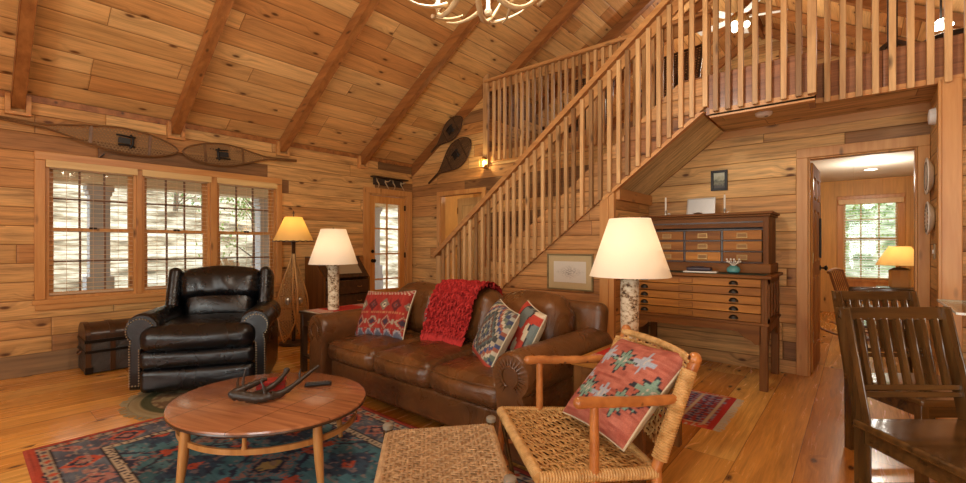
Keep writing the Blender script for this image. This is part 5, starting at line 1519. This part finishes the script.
def twig_chair():
    o = Vector((4.98, 1.72, 0))
    t = thing('twig_armchair', 'rustic peeled-twig armchair with woven rawhide seat and back at the right of the stool', 'armchair', tuple(o))
    z = .40
    A = Vector((4.575, 1.74, z+.01))-o; B = Vector((5.06, 1.34, z))-o; C = Vector((5.35, 1.69, z-.02))-o; D = Vector((4.90, 2.07, z-.01))-o
    m = MB(); P = quadP(A, B, C, D, .02)
    weave(m, P, 22, 17, .013, .013, .003, 2, amp=.005)
    # diagonal third set for the open hexagonal look
    nd = 20
    for k in range(-nd//2, nd+nd//2):
        pts = []
        for q in range(25):
            u = q/24; v = (k/nd)+u*.6
            if 0 <= v <= 1: pts.append(P(u, v)+Vector((0, 0, .003)))
        if len(pts) > 2: m.tube(pts, .0036, 5, flat=.5)
    m.build('woven_seat', M['cane'], t, angle=60)
    e = MB()
    for a, b in ((A, B), (B, C), (C, D), (D, A)): wrapped(e, a-Vector((0, 0, .014)), b-Vector((0, 0, .014)), .020, .011, 10, .004)
    e.build('wrapped_edge', M['cane'], t)
    # back posts
    up = Vector((.115, .15, 0))
    Ct = Vector((5.45, 1.83, .80))-o; Dt = Vector((5.01, 2.24, .80))-o
    for bot, top in ((C, Ct), (D, Dt)):
        foot = Vector((bot.x+.03, bot.y+.03, .012))
        l = MB(); l.tube([foot, bot*1.0, bot.lerp(top, .5), top-Vector((0, 0, .03))], [.018, .021, .021, .022], 12); l.ball(tuple(top-Vector((0, 0, .02))), (.026, .026, .028), 12)
        l.build('back_post', M['twig'], t)
        w_ = MB(); wrapped(w_, bot.lerp(top, .08), bot.lerp(top, .86), .027, .010, 12, .004); w_.build('post_wrapping', M['cane'], t)
    m = MB(); P2 = quadP(C.lerp(Ct, .12), D.lerp(Dt, .12), D.lerp(Dt, .93), C.lerp(Ct, .93), 0)
    P3 = lambda u, v: P2(u, v)+Vector((.03, .04, 0))*(1-(2*u-1)**2)
    weave(m, P3, 20, 18, .013, .013, .003, 2, amp=.004)
    m.build('woven_back', M['cane'], t, angle=60)
    e = MB(); pp = [P3(k/20, 1.0) for k in range(21)]
    for a, b in zip(pp, pp[1:]): wrapped(e, a, b, .015, .011, 8, .003)
    e.build('top_rail', M['cane'], t)
    # arms with posts
    d1 = (C-B); d2 = (D-A)
    Bp = B+d1*.46; Ap = A+d2*.42
    zc = .635
    for pf, top, bot in ((Bp, Ct, C), (Ap, Dt, D)):
        f = Vector((pf.x, pf.y, zc)); back = bot.lerp(top, .62)+Vector((.0, .0, 0)); d = (f-back).normalized()
        a = MB(); s0 = f+d*.06+Vector((0, 0, .012)); a.tube(bez([s0, f+Vector((0, 0, .014)), f.lerp(back, .5)+Vector((0, 0, -.01)), back+Vector((0, 0, -.005))]), taper(14, .022, .019, .06), 12); a.ball(tuple(s0), .022, 10)
        ao = a.build('arm', M['twig'], t)
        p = MB(); p.tube([(pf.x*1.02, pf.y*1.02, .012), (pf.x, pf.y, .40), (f.x, f.y, f.z+.002)], [.016, .0185, .016], 12)
        p.build('arm_post', M['twig'], t)
    for c_ in (A, B):
        MB().tube([(c_.x*.96, c_.y*.96, z-.02), (c_.x*1.02, c_.y*1.02, .2), (c_.x*1.1, c_.y*1.1, .012)], [.017, .018, .014], 12).build('leg', M['twig'], t)
    for a, b, zz in ((A, B, .20), (B, C, .24), (C, D, .2), (D, A, .24)):
        MB().tube([(a.x*1.02, a.y*1.02, zz), (b.x*1.02, b.y*1.02, zz)], .011, 8).build('stretcher', M['twig'], t)
    MB().tube([(A.x*.99, A.y*.99, .37), ((A.x*.55+B.x*.45), (A.y*.55+B.y*.45), .16)], .010, 8).build('brace', M['chairwood'], t)
    return o
twig_chair()
nv = Vector((-.39, -.56, .71)).normalized()
pillow('throw_pillow', 'salmon kilim pillow with grey and green medallions on the twig armchair', .47, .47, .12, kil_salmon, (5.14, 1.885, .598), face(nv, (.35, .63, .69)))

# ---------- dining chairs and table
def dining_chair(label, loc, rz, slats=8):
    t = thing('dining_chair', label, 'chair', loc, rz)
    w_, H = .50, .93
    lean = .10
    for sx in (-1, 1):
        p = MB(); xs = sx*(w_/2-.018)
        p.prism([(-.02, 0), (.022, 0), (.024, .43), (.024+lean, H), (-.006+lean, H), (-.02, .45)], 'x', xs-.017, xs+.017); p.build('back_post', M['chairwood'], t, bevel=.004)
        MB().box(xs-.02, xs+.02, -.45, -.41, 0, .425).build('leg', M['chairwood'], t, bevel=.004)
        MB().box(xs-.012, xs+.012, -.41, -.02, .14, .17).build('stretcher', M['chairwoodx'], t, bevel=.003)
        MB().box(xs-.012, xs+.012, -.41, -.02, .355, .415).build('seat_rail', M['chairwoodx'], t, bevel=.003)
    MB().box(-w_/2+.03, w_/2-.03, -.435, -.415, .355, .415).build('front_rail', M['chairwoodx'], t)
    MB().box(-w_/2+.03, w_/2-.03, -.01, .012, .14, .17).build('back_stretcher', M['chairwoodx'], t)
    MB().rbox((0, -.225, .435), (w_+.03, .49, .034), .012, 8, (0, 0, -.004)).build('seat', M['chairwoodx'], t)
    def yb(z): return lean*(z-.45)/(H-.45)
    tr = MB(); tr.beam((-w_/2+.0, yb(H)-.0+.012, H-.028), (w_/2, yb(H)+.012, H-.028), .026, .06, (0, .2, 1)); tr.build('top_rail', M['chairwoodx'], t, bevel=.004)
    lr = MB()
    for z in (.555, .585): lr.beam((-w_/2+.03, yb(z)+.006, z), (w_/2-.03, yb(z)+.006, z), .026, .024, (0, .2, 1))
    lr.build('lower_rail', M['chairwoodx'], t, bevel=.003)
    pr = None
    for k in range(slats-1):
        x = -w_/2+.018+(w_-.036)*(k+1)/slats
        s = MB(); z0, z1 = .595, H-.05; s.prism([(yb(z0)+.0, z0), (yb(z0)+.014, z0), (yb(z1)+.016, z1), (yb(z1)+.002, z1)], 'x', x-.0125, x+.0125); s.build('slat', M['chairwood'], t, bevel=.003, seg=1)
    return t
RC = R_(40)
dining_chair('nearest dark slat-back dining chair with its glossy seat at the right edge', (6.125, 2.715, 0), RC)
dining_chair('dark slat-back dining chair directly behind the nearest one', (6.075, 3.60, 0), RC)
def dining_table():
    t = thing('glass_table', 'wooden table with a glass top behind the dining chairs at the right edge', 'table', (6.315, 3.98, 0), 0)
    L, W = 1.15, .72; H = .88
    MB().box(0.0, L, -W, 0, H-.012, H).build('glass_top', glassmat('green table glass', (.86, .92, .88), .03, .22), t, bevel=.002)
    e_ = MB(); e_.box(-.006, 0, -W, 0, H-.012, H); e_.box(-.006, L, 0, .006, H-.012, H); e_.box(0, L, -W-.006, -W, H-.012, H); e_.build('glass_edge', simple('pale green glass edge', K(236, 240, 228), .2), t)
    MB().box(.03, L-.03, -W+.03, -.03, H-.03, H-.013).build('wood_top', M['door_pine'], t, bevel=.003)
    for x in (.45, L-.1):
        for y in (-W+.10, -.16): MB().box(x, x+.06, y, y+.06, 0, H-.03).build('leg', M['door_pine'], t, bevel=.004)
dining_table()

# ---------- wing wall plates etc.
def plate(label, z, y, r, rim):
    t = thing('wall_plate', label, 'plate', (XW-.002, y, z))
    t.rotation_euler = (0, R_(-90), 0)
    MB().lathe([(r*.55, .004), (r*.6, 0.002), (r*.95, .030), (r, .036), (r*.97, .042), (r*.62, .038), (.0001, .036)], (0, 0, 0), 36).build('plate_body', simple('ivory ceramic', K(250, 244, 230), .75, 0, .15), t)
    m = MB()
    if rim:
        for k in range(20): A = 2*PI*k/20; m.ball((r*.8*math.cos(A), r*.8*math.sin(A), .041), (.012, .012, .005), 6)
    else: m.tube([(r*.75*math.cos(2*PI*k/40), r*.75*math.sin(2*PI*k/40), .041) for k in range(40)], .003, 6, closed=True)
    m.build('rim_decoration', M['greyk'], t)
plate('plain ivory plate, the upper of two hung beside the doorway', 1.76, 4.90, .145, False)
plate('ivory plate with a dotted rim, the lower of two hung beside the doorway', 1.43, 4.86, .13, True)
sw = thing('light_switch', 'ivory light switch plate below the hung plates', 'light switch', (XW, 4.83, 1.17))
MB().box(-.006, 0, -.035, .035, -.058, .058).build('switch_plate', M['cream'], sw, bevel=.003)
MB().box(-.014, -.006, -.008, .008, -.015, .015).build('toggle', M['whiteplastic'], sw)
sd = thing('door_chime', 'round white chime on the wing wall just below the loft', 'alarm', (XW, 4.80, 2.20)); sd.rotation_euler = (0, R_(-90), 0)
MB().lathe([(.06, 0), (.062, .02), (.055, .035), (.03, .04), (.0001, .041)], (0, 0, 0), 28).build('cover', M['whiteplastic'], sd)
MB().lathe([(.066, 0), (.066, .006), (.0001, .007)], (0, 0, 0), 28).build('back_plate', M['whiteplastic'], sd)
sm = thing('smoke_detector', 'white smoke detector on the soffit above the map cabinet', 'smoke detector', (5.30, 4.55, LS))
MB().lathe([(.0001, -.034), (.05, -.032), (.062, -.022), (.066, -.006), (.066, -.0005)], (0, 0, 0), 32).build('cover', M['whiteplastic'], sm)
MB().lathe([(.0001, -.037), (.014, -.036), (.015, -.032)], (.02, 0, 0), 12).build('test_button', M['greyk'], sm)

# ---------- lantern sconce
sc_ = thing('wall_lantern', 'small glowing candle lantern on the back wall below the upper railing', 'wall lamp', (1.70, YB-.025, 2.37))
MB().box(-.03, .03, 0, .005, -.02, .12).build('back_plate', M['brass'], sc_)
f = MB()
for x in (-.045, .045):
    for y in (-.105, -.015): f.box(x-.003, x+.003, y-.003, y+.003, .0, .115)
f.box(-.05, .05, -.11, -.01, -.008, 0); f.box(-.05, .05, -.11, -.01, .112, .12); f.build('cage', M['brass'], sc_)
MB().lathe([(.06, .12), (.03, .15), (.008, .16), (.0001, .165)], (0, -.06, 0), 4).build('cap', M['brass'], sc_)
MB().lathe([(.012, 0), (.012, .05)], (0, -.06, 0), 12).build('candle', M['candle'], sc_)
MB().ball((0, -.06, .07), (.014, .014, .026), 10).build('flame_bulb', emit('candle bulb', (1, .7, .3), 60), sc_)

# ---------- antler chandelier
ch = thing('antler_chandelier', 'pale antler chandelier hanging from the ridge at the top of the view', 'chandelier', (4.62, 1.49, 2.345))
MB().tube([(0, 0, .45), (-.02, 0, 1.6), (-.06, 0, 3.0)], .008, 8).build('chain', M['black'], ch)
MB().lathe([(.03, .02), (.045, .05), (.03, .1), (.02, .45), (.0001, .46)], (0, 0, 0), 14).build('hub', M['antler'], ch)
r4 = random.Random(7)
for k in range(7):
    A = 2*PI*k/7+.2; c, s = math.cos(A), math.sin(A)
    def W(r, dz, tw=0.): return (r*math.cos(A+tw), r*math.sin(A+tw), dz)
    m = MB()
    m.tube(bez([W(.03, .12), W(.18, -.10, .2), W(.34, .0, .1), W(.38, .17, -.1)]), taper(14, .017, .006, .06), 10)
    m.tube(bez([W(.20, .035, .12), W(.26, -.02, .5), W(.33, .02, .75)]), taper(14, .011, .003), 8)
    m.tube(bez([W(.34, .035, .08), W(.40, .06, -.25), W(.42, .12, -.45)]), taper(14, .010, .003), 8)
    m.build('antler', M['antler'], ch)
    cn = MB(); cn.lathe([(.016, .06), (.022, .075), (.018, .08), (.011, .08), (.011, .13)], W(.30, 0, .06), 12); cn.build('candle_sleeve', M['candle'], ch)
    b = MB(); p = W(.30, .155, .06); b.ball(p, (.014, .014, .028), 10); b.build('bulb', M['frost'], ch)

# ---------- fan in the loft
fn_ = thing('ceiling_fan', 'ceiling fan with two lit bulbs over the loft, seen through the balusters', 'ceiling fan', (4.5, 7.9, 4.72))
MB().tube([(0, 0, .12), (0, 0, .60)], .014, 8).build('downrod', M['brass'], fn_)
MB().lathe([(.0001, -.02), (.08, 0), (.11, .05), (.10, .12), (.03, .16)], (0, 0, 0), 24).build('motor', M['brass'], fn_)
for k in range(5):
    A = R_(72*k+20); Mz = Matrix.Rotation(A, 3, 'Z') @ rotm('X', 12)
    MB().cbox(Mz @ Vector((.40, 0, 0))+Vector((0, 0, .07)), (.50, .13, .008), Mz).build('blade', simple('grey fan blade', K(196, 190, 180), .5), fn_, bevel=.003)
for k in range(3):
    A = R_(120*k+10)
    m = MB(); m.ball((.11*math.cos(A), .11*math.sin(A), -.06), (.048, .048, .05), 14); m.build('light_globe', emit('lit fan globe', (1, .88, .70), 7), fn_)
# second loft fixture
lf2 = thing('loft_light', 'bright ceiling light over the loft at the upper right', 'ceiling light', (6.62, 6.9, 3.60))
MB().tube([(0, 0, .03), (0, 0, .42)], .01, 8).build('stem', M['black'], lf2)
MB().lathe([(.11, 0), (.06, .05), (.02, .08)], (0, 0, 0), 24).build('lamp_shade', M['black'], lf2)
MB().lathe([(.0001, -.01), (.10, -.008), (.10, .0)], (0, 0, 0), 24).build('diffuser', emit('lit diffuser', (1, .86, .66), 16), lf2)
# loft furniture
rk = thing('clothes_rack', 'dark braced wooden post standing in the loft behind the railing', 'rack', (6.2, 6.2, LF))
MB().box(-.04, .04, -.04, .04, .0, 1.5).build('post', M['dark'], rk)
b = MB(); b.beam((-.03, 0, .62), (-.62, 0, .12), .04, .06, (0, 1, 0)); b.beam((.03, 0, .62), (.62, 0, .25), .04, .06, (0, 1, 0)); b.build('brace', M['dark'], rk)
b = MB(); b.box(-.75, .75, -.04, .04, 0, .08); b.box(-.06, .06, -.35, .35, 0, .06); b.build('foot', M['dark'], rk)
b = MB(); b.tube(bez([(.2, 0, .52), (.5, .1, .75), (.9, .1, .50), (1.0, 0, .3)]), .03, 8); b.build('arm', M['antlerd'], rk)
def wicker_chair(label, loc, rz):
    t = thing('wicker_chair', label, 'chair', loc, rz)
    m = MB(); P = quadP((-.28, 0, .40), (.28, 0, .40), (.28, .50, .40), (-.28, .50, .40)); weave(m, P, 14, 14, .03, .03, .006, 2, amp=.004); m.build('woven_seat', M['webd'], t)
    m = MB(); P = quadP((-.30, .5, .42), (.30, .5, .42), (.33, .62, 1.15), (-.33, .62, 1.15)); weave(m, P, 16, 20, .028, .028, .006, 2, amp=.004); m.build('woven_back', M['webd'], t)
    for x in (-.29, .29):
        MB().tube([(x, .5, 0), (x, .5, .42), (x*1.1, .62, 1.18)], .018, 8).build('back_post', M['dark'], t)
        MB().tube([(x, 0, 0), (x, 0, .62)], .018, 8).build('leg', M['dark'], t)
        MB().tube([(x, -.02, .62), (x*1.02, .54, .64)], .018, 8).build('arm', M['dark'], t)
    MB().tube([(-.33, .62, 1.17), (.33, .62, 1.17)], .018, 8).build('top_rail', M['dark'], t)
wicker_chair('dark wicker chair in the loft behind the upper stair balusters', (3.95, 5.75, LF), R_(-10))
wicker_chair('dark wicker chair in the loft behind the middle of the upper railing', (2.9, 5.85, LF), R_(15))
bt = thing('blanket_chest', 'dark chest on the loft floor behind the upper railing', 'chest', (2.15, 6.9, LF))
MB().box(-.3, .3, -.5, .5, 0, .5).build('body', M['darkx'], bt, bevel=.01); MB().box(-.32, .32, -.52, .52, .5, .55).build('lid', M['darkx'], bt, bevel=.01)

# ---------- back room furniture
def rocking_chair():
    t = thing('rocking_chair', 'spindle-back wooden rocking chair just inside the doorway', 'rocking chair', (6.02, 7.72, 0), R_(78))
    t.scale = (1.3, .97, .95)
    mt_ = wood('warm brown chair wood', K(112, 62, 34), K(150, 92, 54), 'z', .35, 0, vary=.1)
    W = .24
    mt = mt_
    for s in (-1, 1):
        pts = [(s*W, -.42+.9*k/16, .02+.35*(-.5+k/16)**2*1.2) for k in range(17)]
        MB().tube(pts, .014, 8).build('rocker', mt, t)
        MB().tube([(s*W, -.22, .05), (s*W, -.2, .40), (s*W, -.2, .60)], .014, 8).build('leg', mt, t)
        MB().tube([(s*W, .20, .05), (s*W*.95, .2, .40), (s*W*.95, .34, .92)], .015, 8).build('back_post', mt, t)
        MB().tube([(s*W, -.24, .60), (s*W, .27, .64)], .016, 8).build('arm', mt, t)
        for z in (.16, .28): MB().tube([(s*W, -.21, z), (s*W, .2, z)], .009, 8).build('stretcher', mt, t)
    for z in (.16, .28): MB().tube([(-W, -.21, z), (W, -.21, z)], .009, 8).build('stretcher', mt, t)
    MB().rbox((0, 0, .41), (.50, .46, .03), .012, 6).build('seat', mt, t)
    MB().tube(bez([(-W*1.05, .34, .90), (0, .36, .97), (W*1.05, .34, .90)]), .02, 8).build('top_rail', mt, t)
    for k in range(7):
        x = -.19+.38*k/6; MB().tube([(x, .2, .42), (x, .335, .91)], .007, 6).build('spindle', mt, t)
rocking_chair()
wc = thing('desk_chair', 'low dark chair with a curved top rail seen over the dining chairs inside the doorway', 'chair', (6.10, 5.85, 0))
MB().rbox((0, 0, .43), (.46, .42, .03), .012, 6).build('seat', M['chairwoodx'], wc)
for x in (-.2, .2):
    for y in (-.18, .18): MB().tube([(x, y, 0), (x*.95, y*.95, .42)], .017, 8).build('leg', M['chairwood'], wc)
    MB().tube([(x*1.0, -.19, .44), (x*1.05, -.21, .78)], .015, 8).build('back_post', M['chairwood'], wc)
MB().rbox((0, -.215, .775), (.48, .03, .075), .014, 8, (0, 0, .0), None, lambda p, u: Vector((p.x, p.y-.03*(1-u[0]**2), p.z+.008*(1-u[0]**2)))).build('top_rail', M['chairwoodx'], wc)
for k in range(6): MB().tube([(-.15+.06*k, -.19, .44), (-.15+.06*k, -.225, .75)], .008, 6).build('spindle', M['chairwood'], wc)
tb = thing('lamp_table', 'dark side table under the lamp in the back room', 'side table', (6.50, 8.75, 0))
MB().box(-.36, .36, -.28, .28, .575, .60).build('tabletop', M['darkx'], tb, bevel=.004)
for x in (-.33, .28):
    for y in (-.25, .2): MB().box(x, x+.05, y, y+.05, 0, .575).build('leg', M['dark'], tb)
MB().box(-.33, .33, -.25, .25, .46, .575).build('drawer_case', M['darkx'], tb)
l2 = thing('table_lamp', 'lamp with a wide cream shade and carved pale base in the back room', 'table lamp', (6.39, 8.75, .601))
m = MB(); m.lathe([(.10, 0), (.12, .02), (.12, .26), (.07, .29), (.02, .30)], (0, 0, 0), 8); m.build('lamp_base', simple('carved pale wood', K(240, 216, 180), .5, bumpy=.6, bscale=14), l2)
MB().lathe([(.012, .30), (.012, .62)], (0, 0, 0), 8).build('lamp_stem', M['brass'], l2)
MB().lathe([(.27, .33), (.12, .60), (.1185, .60), (.2685, .33)], (0, 0, 0), 36).build('lamp_shade', M['shadey'], l2, angle=80)
MB().ball((0, 0, .45), (.03, .03, .04), 10).build('bulb', M['frost'], l2)
rl_ = thing('recessed_light', 'round recessed light in the white ceiling of the back room', 'ceiling light', (6.08, 9.0, LS))
MB().lathe([(.0001, -.006), (.075, -.006), (.075, -.001)], (0, 0, 0), 28).build('diffuser', emit('lit recessed diffuser', (1, .93, .8), 7), rl_)
MB().lathe([(.076, -.001), (.076, -.008), (.095, -.006), (.097, -.001)], (0, 0, 0), 28).build('trim_ring', M['whiteplastic'], rl_)
hk = thing('hanging_scarf', 'dark strap hanging on the open door of the back room', 'strap', (5.64, 5.62, 1.15))
MB().rbox((0, 0, .14), (.018, .05, .40), .007, 6).build('strap_cloth', M['black'], hk)
MB().tube([(0, 0, .34), (.0, 0, .50)], .003, 6).build('cord', M['black'], hk)

# ================================================================== OUTSIDE
def outside():
    s = NT('leaf litter hillside'); p = s.n('NewGeometry').outputs['Position']; sp = s.n('SeparateXYZ', i0=p)
    n = s.n('TexNoise', Vector=s.xyz(s.math('MULTIPLY', sp.outputs[1], .8), s.math('MULTIPLY', sp.outputs[0], .5), s.math('MULTIPLY', sp.outputs[2], 5.)), Scale=1.6, Detail=6., Roughness=.65)
    n2 = s.n('TexNoise', Vector=p, Scale=7., Detail=4.)
    c = s.ramp(n.outputs[0], [(.34, K(96, 82, 64)), (.45, K(160, 142, 116)), (.55, K(208, 194, 170)), (.7, K(232, 224, 208))])
    c = s.mix(.3, c, s.mix(1., c, s.ramp(n2.outputs[0], [(.35, (.5,)*3), (.65, (1.3,)*3)]), 'MULTIPLY'))
    gm = s.finish(c, .9, 0, None, .1)
    vs = []; fs = []; nx, ny = 60, 80
    for i in range(nx+1):
        for j in range(ny+1):
            d = 28*(i/nx)**1.5; y = -14+44*j/ny; z = -.12 if d < 2.6 else -.12+(d-2.6)*.42+.35*(vnoise(d*1.3, y*.6, 1)-.4)+.12*vnoise(d*4, y*3, 2)
            vs.append((-.3-d, y, z))
    for i in range(nx):
        for j in range(ny): a = i*(ny+1)+j; fs.append((a, a+ny+1, a+ny+2, a+1))
    g = MB(); g.v = vs; g.f = fs; struct(g.build('ground', gm))
    vs = []; fs = []
    for i in range(41):
        for j in range(31):
            x = -6+24*i/40; d = 24*j/30; vs.append((x, YE+.3+d, -.1+max(0, d-2)*.40+.3*(vnoise(x, d, 4)-.4)*min(1, d)))
    for i in range(40):
        for j in range(30): a = i*31+j; fs.append((a, a+31, a+32, a+1))
    g = MB(); g.v = vs; g.f = fs
    s = NT('mossy bank'); p = s.n('NewGeometry').outputs['Position']; n = s.n('TexNoise', Vector=p, Scale=2.4, Detail=6.)
    struct(g.build('ground_bank', s.finish(s.ramp(n.outputs[0], [(.35, K(84, 104, 66)), (.5, K(150, 160, 120)), (.65, K(214, 214, 196))]), .9, 0, None, .1)))
    # porch
    pm = simple('weathered grey porch wood', K(186, 184, 186), .7); tanp = simple('tan porch beam', K(228, 206, 174), .6)
    struct(box(-2.6, -.17, -2, 6.5, -.10, -.02).build('floor_porch', pm, smooth=False))
    struct(box(-2.6, -.17, -2, 6.5, 2.35, 2.45).build('ceiling_porch', tanp, smooth=False))
    for i, (y, lab) in enumerate(((1.27, 'grey porch column seen through the left window'), (3.55, 'grey porch column seen through the right window'), (5.9, 'grey porch column seen through the glazed door'))):
        t = thing('porch_column', lab, 'column', (-2.25, y, -.02))
        MB().box(-.11, .11, -.11, .11, 0, 2.06).build('shaft', pm, t)
        c = MB(); c.box(-.15, .15, -.15, .15, 1.99, 2.07); c.box(-.13, .13, -.13, .13, 1.93, 1.99); c.build('capital', pm, t, bevel=.005)
        MB().box(-.15, .15, -.15, .15, .60, .80).build('base_block', pm, t, bevel=.005)
        MB().box(-.16, .16, -.16, .16, 0, .60).build('plinth', pm, t)
    struct(box(-2.42, -2.08, -2, 6.5, 2.06, 2.34).build('trim_20', tanp, smooth=False))
    bn = thing('porch_bench', 'low tan bench on the porch beyond the left window', 'bench', (-1.9, 1.35, -.02))
    MB().box(-.2, .2, -.62, .62, .52, .57).build('seat', simple('greenish weathered wood', K(168, 160, 124), .7), bn, bevel=.004)
    for y in (-.55, .5): MB().box(-.18, .18, y, y+.05, 0, .52).build('leg', pm, bn)
    ac = thing('adirondack_chair', 'pale slatted chair on the porch beyond the right window', 'chair', (-1.3, 2.95, -.02), R_(120))
    for k in range(5): MB().beam((-.22+.11*k, .2, .35), (-.26+.13*k, .48, 1.02-.03*abs(k-2)), .09, .018, (0, 1, 0)).build('back_slat', tanp, ac)
    for k in range(4): MB().box(-.27, .27, -.3+.13*k, -.19+.13*k, .36-.02*k, .38-.02*k).build('seat_slat', tanp, ac)
    for x in (-.3, .3): MB().box(x-.06, x+.06, -.35, .35, .56, .58).build('arm', tanp, ac); MB().box(x-.04, x+.04, -.32, -.25, 0, .56).build('leg', tanp, ac); MB().box(x-.04, x+.04, .2, .27, 0, .56).build('leg', tanp, ac)
    # trees
    lm = simple('spring leaves', K(150, 176, 96), .6); lm2 = simple('green leaves', K(110, 146, 84), .6); bark = simple('grey bark', K(120, 108, 94), .9)
    def tree(label, loc, h, rad, n, mat, seed, low=.3):
        r5 = random.Random(seed); t = thing('young_tree', label, 'tree', loc, 0)
        tr = MB(); tr.tube([(0, 0, 0), (.04, .03, h*.5), (0, .0, h)], [.06, .045, .015], 8)
        ends = []
        for k in range(14):
            A = r5.random()*2*PI; z = h*(low+.65*r5.random()); e = Vector((math.cos(A)*rad*r5.uniform(.5, 1), math.sin(A)*rad*r5.uniform(.5, 1), z+.3)); tr.tube([(0, 0, z-.1), e*0.5+Vector((0, 0, z*.5)), e], [.02, .012, .005], 5); ends.append(e)
        tr.build('trunk', bark, t)
        f = MB()
        for k in range(n):
            e = r5.choice(ends)*r5.uniform(.4, 1.05) if False else r5.choice(ends)+Vector((r5.gauss(0, rad*.25), r5.gauss(0, rad*.25), r5.gauss(0, .22)))
            Mx = Matrix.Rotation(r5.random()*6, 3, 'Z') @ Matrix.Rotation(r5.random()*3, 3, 'X'); q = .045
            f.add([Mx @ Vector(v)*q+e for v in ((0, -1, 0), (.5, 0, .1), (0, 1, 0), (-.5, 0, .1))], [(0, 1, 2, 3)])
        fo = f.build('foliage', mat, t, smooth=False); tag(fo, kind='stuff')
    tree('leafy green sapling seen through the middle and right windows', (-4.6, 4.35, .75), 2.6, .75, 1500, lm, 1, .1)
    tree('leafy shrub on the slope beyond the middle window', (-7.5, 3.6, 2.1), 1.7, 1.1, 1300, lm2, 2, .1)
    tree('bushy green tree on the bank beyond the back-room window', (8.2, 16.5, 1.4), 4.2, 1.6, 2600, lm2, 3, .05)
    tree('leafy tree at the left of the back-room window', (5.2, 14.2, .6), 3.8, 1.3, 1800, lm, 4, .05)
outside()

# ------------------------------------------------------------------ light
w = bpy.data.worlds.new('World'); SC.world = w; w.use_nodes = True
bg = w.node_tree.nodes['Background']; bg.inputs[0].default_value = (.90, .95, 1, 1); bg.inputs[1].default_value = 3.7
def point(loc, power, col=(1, .78, .52), r=.06):
    l = bpy.data.lights.new('light', 'POINT'); l.energy = power; l.color = col; l.shadow_soft_size = r
    o = bpy.data.objects.new('light', l); COL.objects.link(o); o.location = loc; return o
WARM = (1, .93, .80)
point((4.62, 1.49, 2.95), 120, WARM, .15)
point((7.4, -1.0, 2.4), 78, WARM, .3)
point((2.6, -1.6, 2.4), 45, WARM, .3)
point((4.5, 7.9, 4.1), 60, WARM, .12)
point((6.62, 6.9, 3.68), 30, WARM, .08)
point((6.1, 8.2, 2.1), 34, WARM, .1)
point((6.39, 8.75, 1.05), 5, (1, .84, .6), .05)
point((1.3, 6.1, 2.2), 15, WARM, .1)
point((2.02, 2.36, LZ+.006+.61), 4, (1, .92, .78), .05)
point((4.90, 2.56, EZ+.006+.61), 4.5, (1, .92, .78), .05)
point((.62, 2.66, 1.45), 4, (1, .84, .58), .05)
point((1.70, YB-.17, 2.44), 5, (1, .72, .32), .02)

def daylight_fill(x0, x1, z0, z1, power):  # area lamp added outside an unseen front window to fill the room
    d = bpy.data.lights.new('daylight_fill', 'AREA'); d.shape = 'RECTANGLE'; d.size = x1-x0; d.size_y = z1-z0; d.energy = power; d.color = (1, .97, .92)
    o = bpy.data.objects.new('daylight_fill', d); COL.objects.link(o); o.location = ((x0+x1)/2, YF-.3, (z0+z1)/2); o.rotation_euler = (R_(-90), 0, R_(180)); return o
daylight_fill(5.6, 8.0, .2, 2.2, 105)
daylight_fill(2.6, 4.2, .7, 2.1, 70)

# ------------------------------------------------------------------ camera and render settings
cd = bpy.data.cameras.new('camera'); cam = bpy.data.objects.new('camera', cd); COL.objects.link(cam)
cam.location = (5.93, 0, 1.22); cam.rotation_euler = (R_(90), 0, R_(40.236))
cd.sensor_width = 36; cd.lens = 443.1/966*36; cd.shift_y = 3.6/966; cd.clip_start = .05
SC.camera = cam
SC.view_settings.view_transform = 'Standard'; SC.view_settings.look = 'None'; SC.view_settings.gamma = 1
SC.view_settings.exposure = -0.12
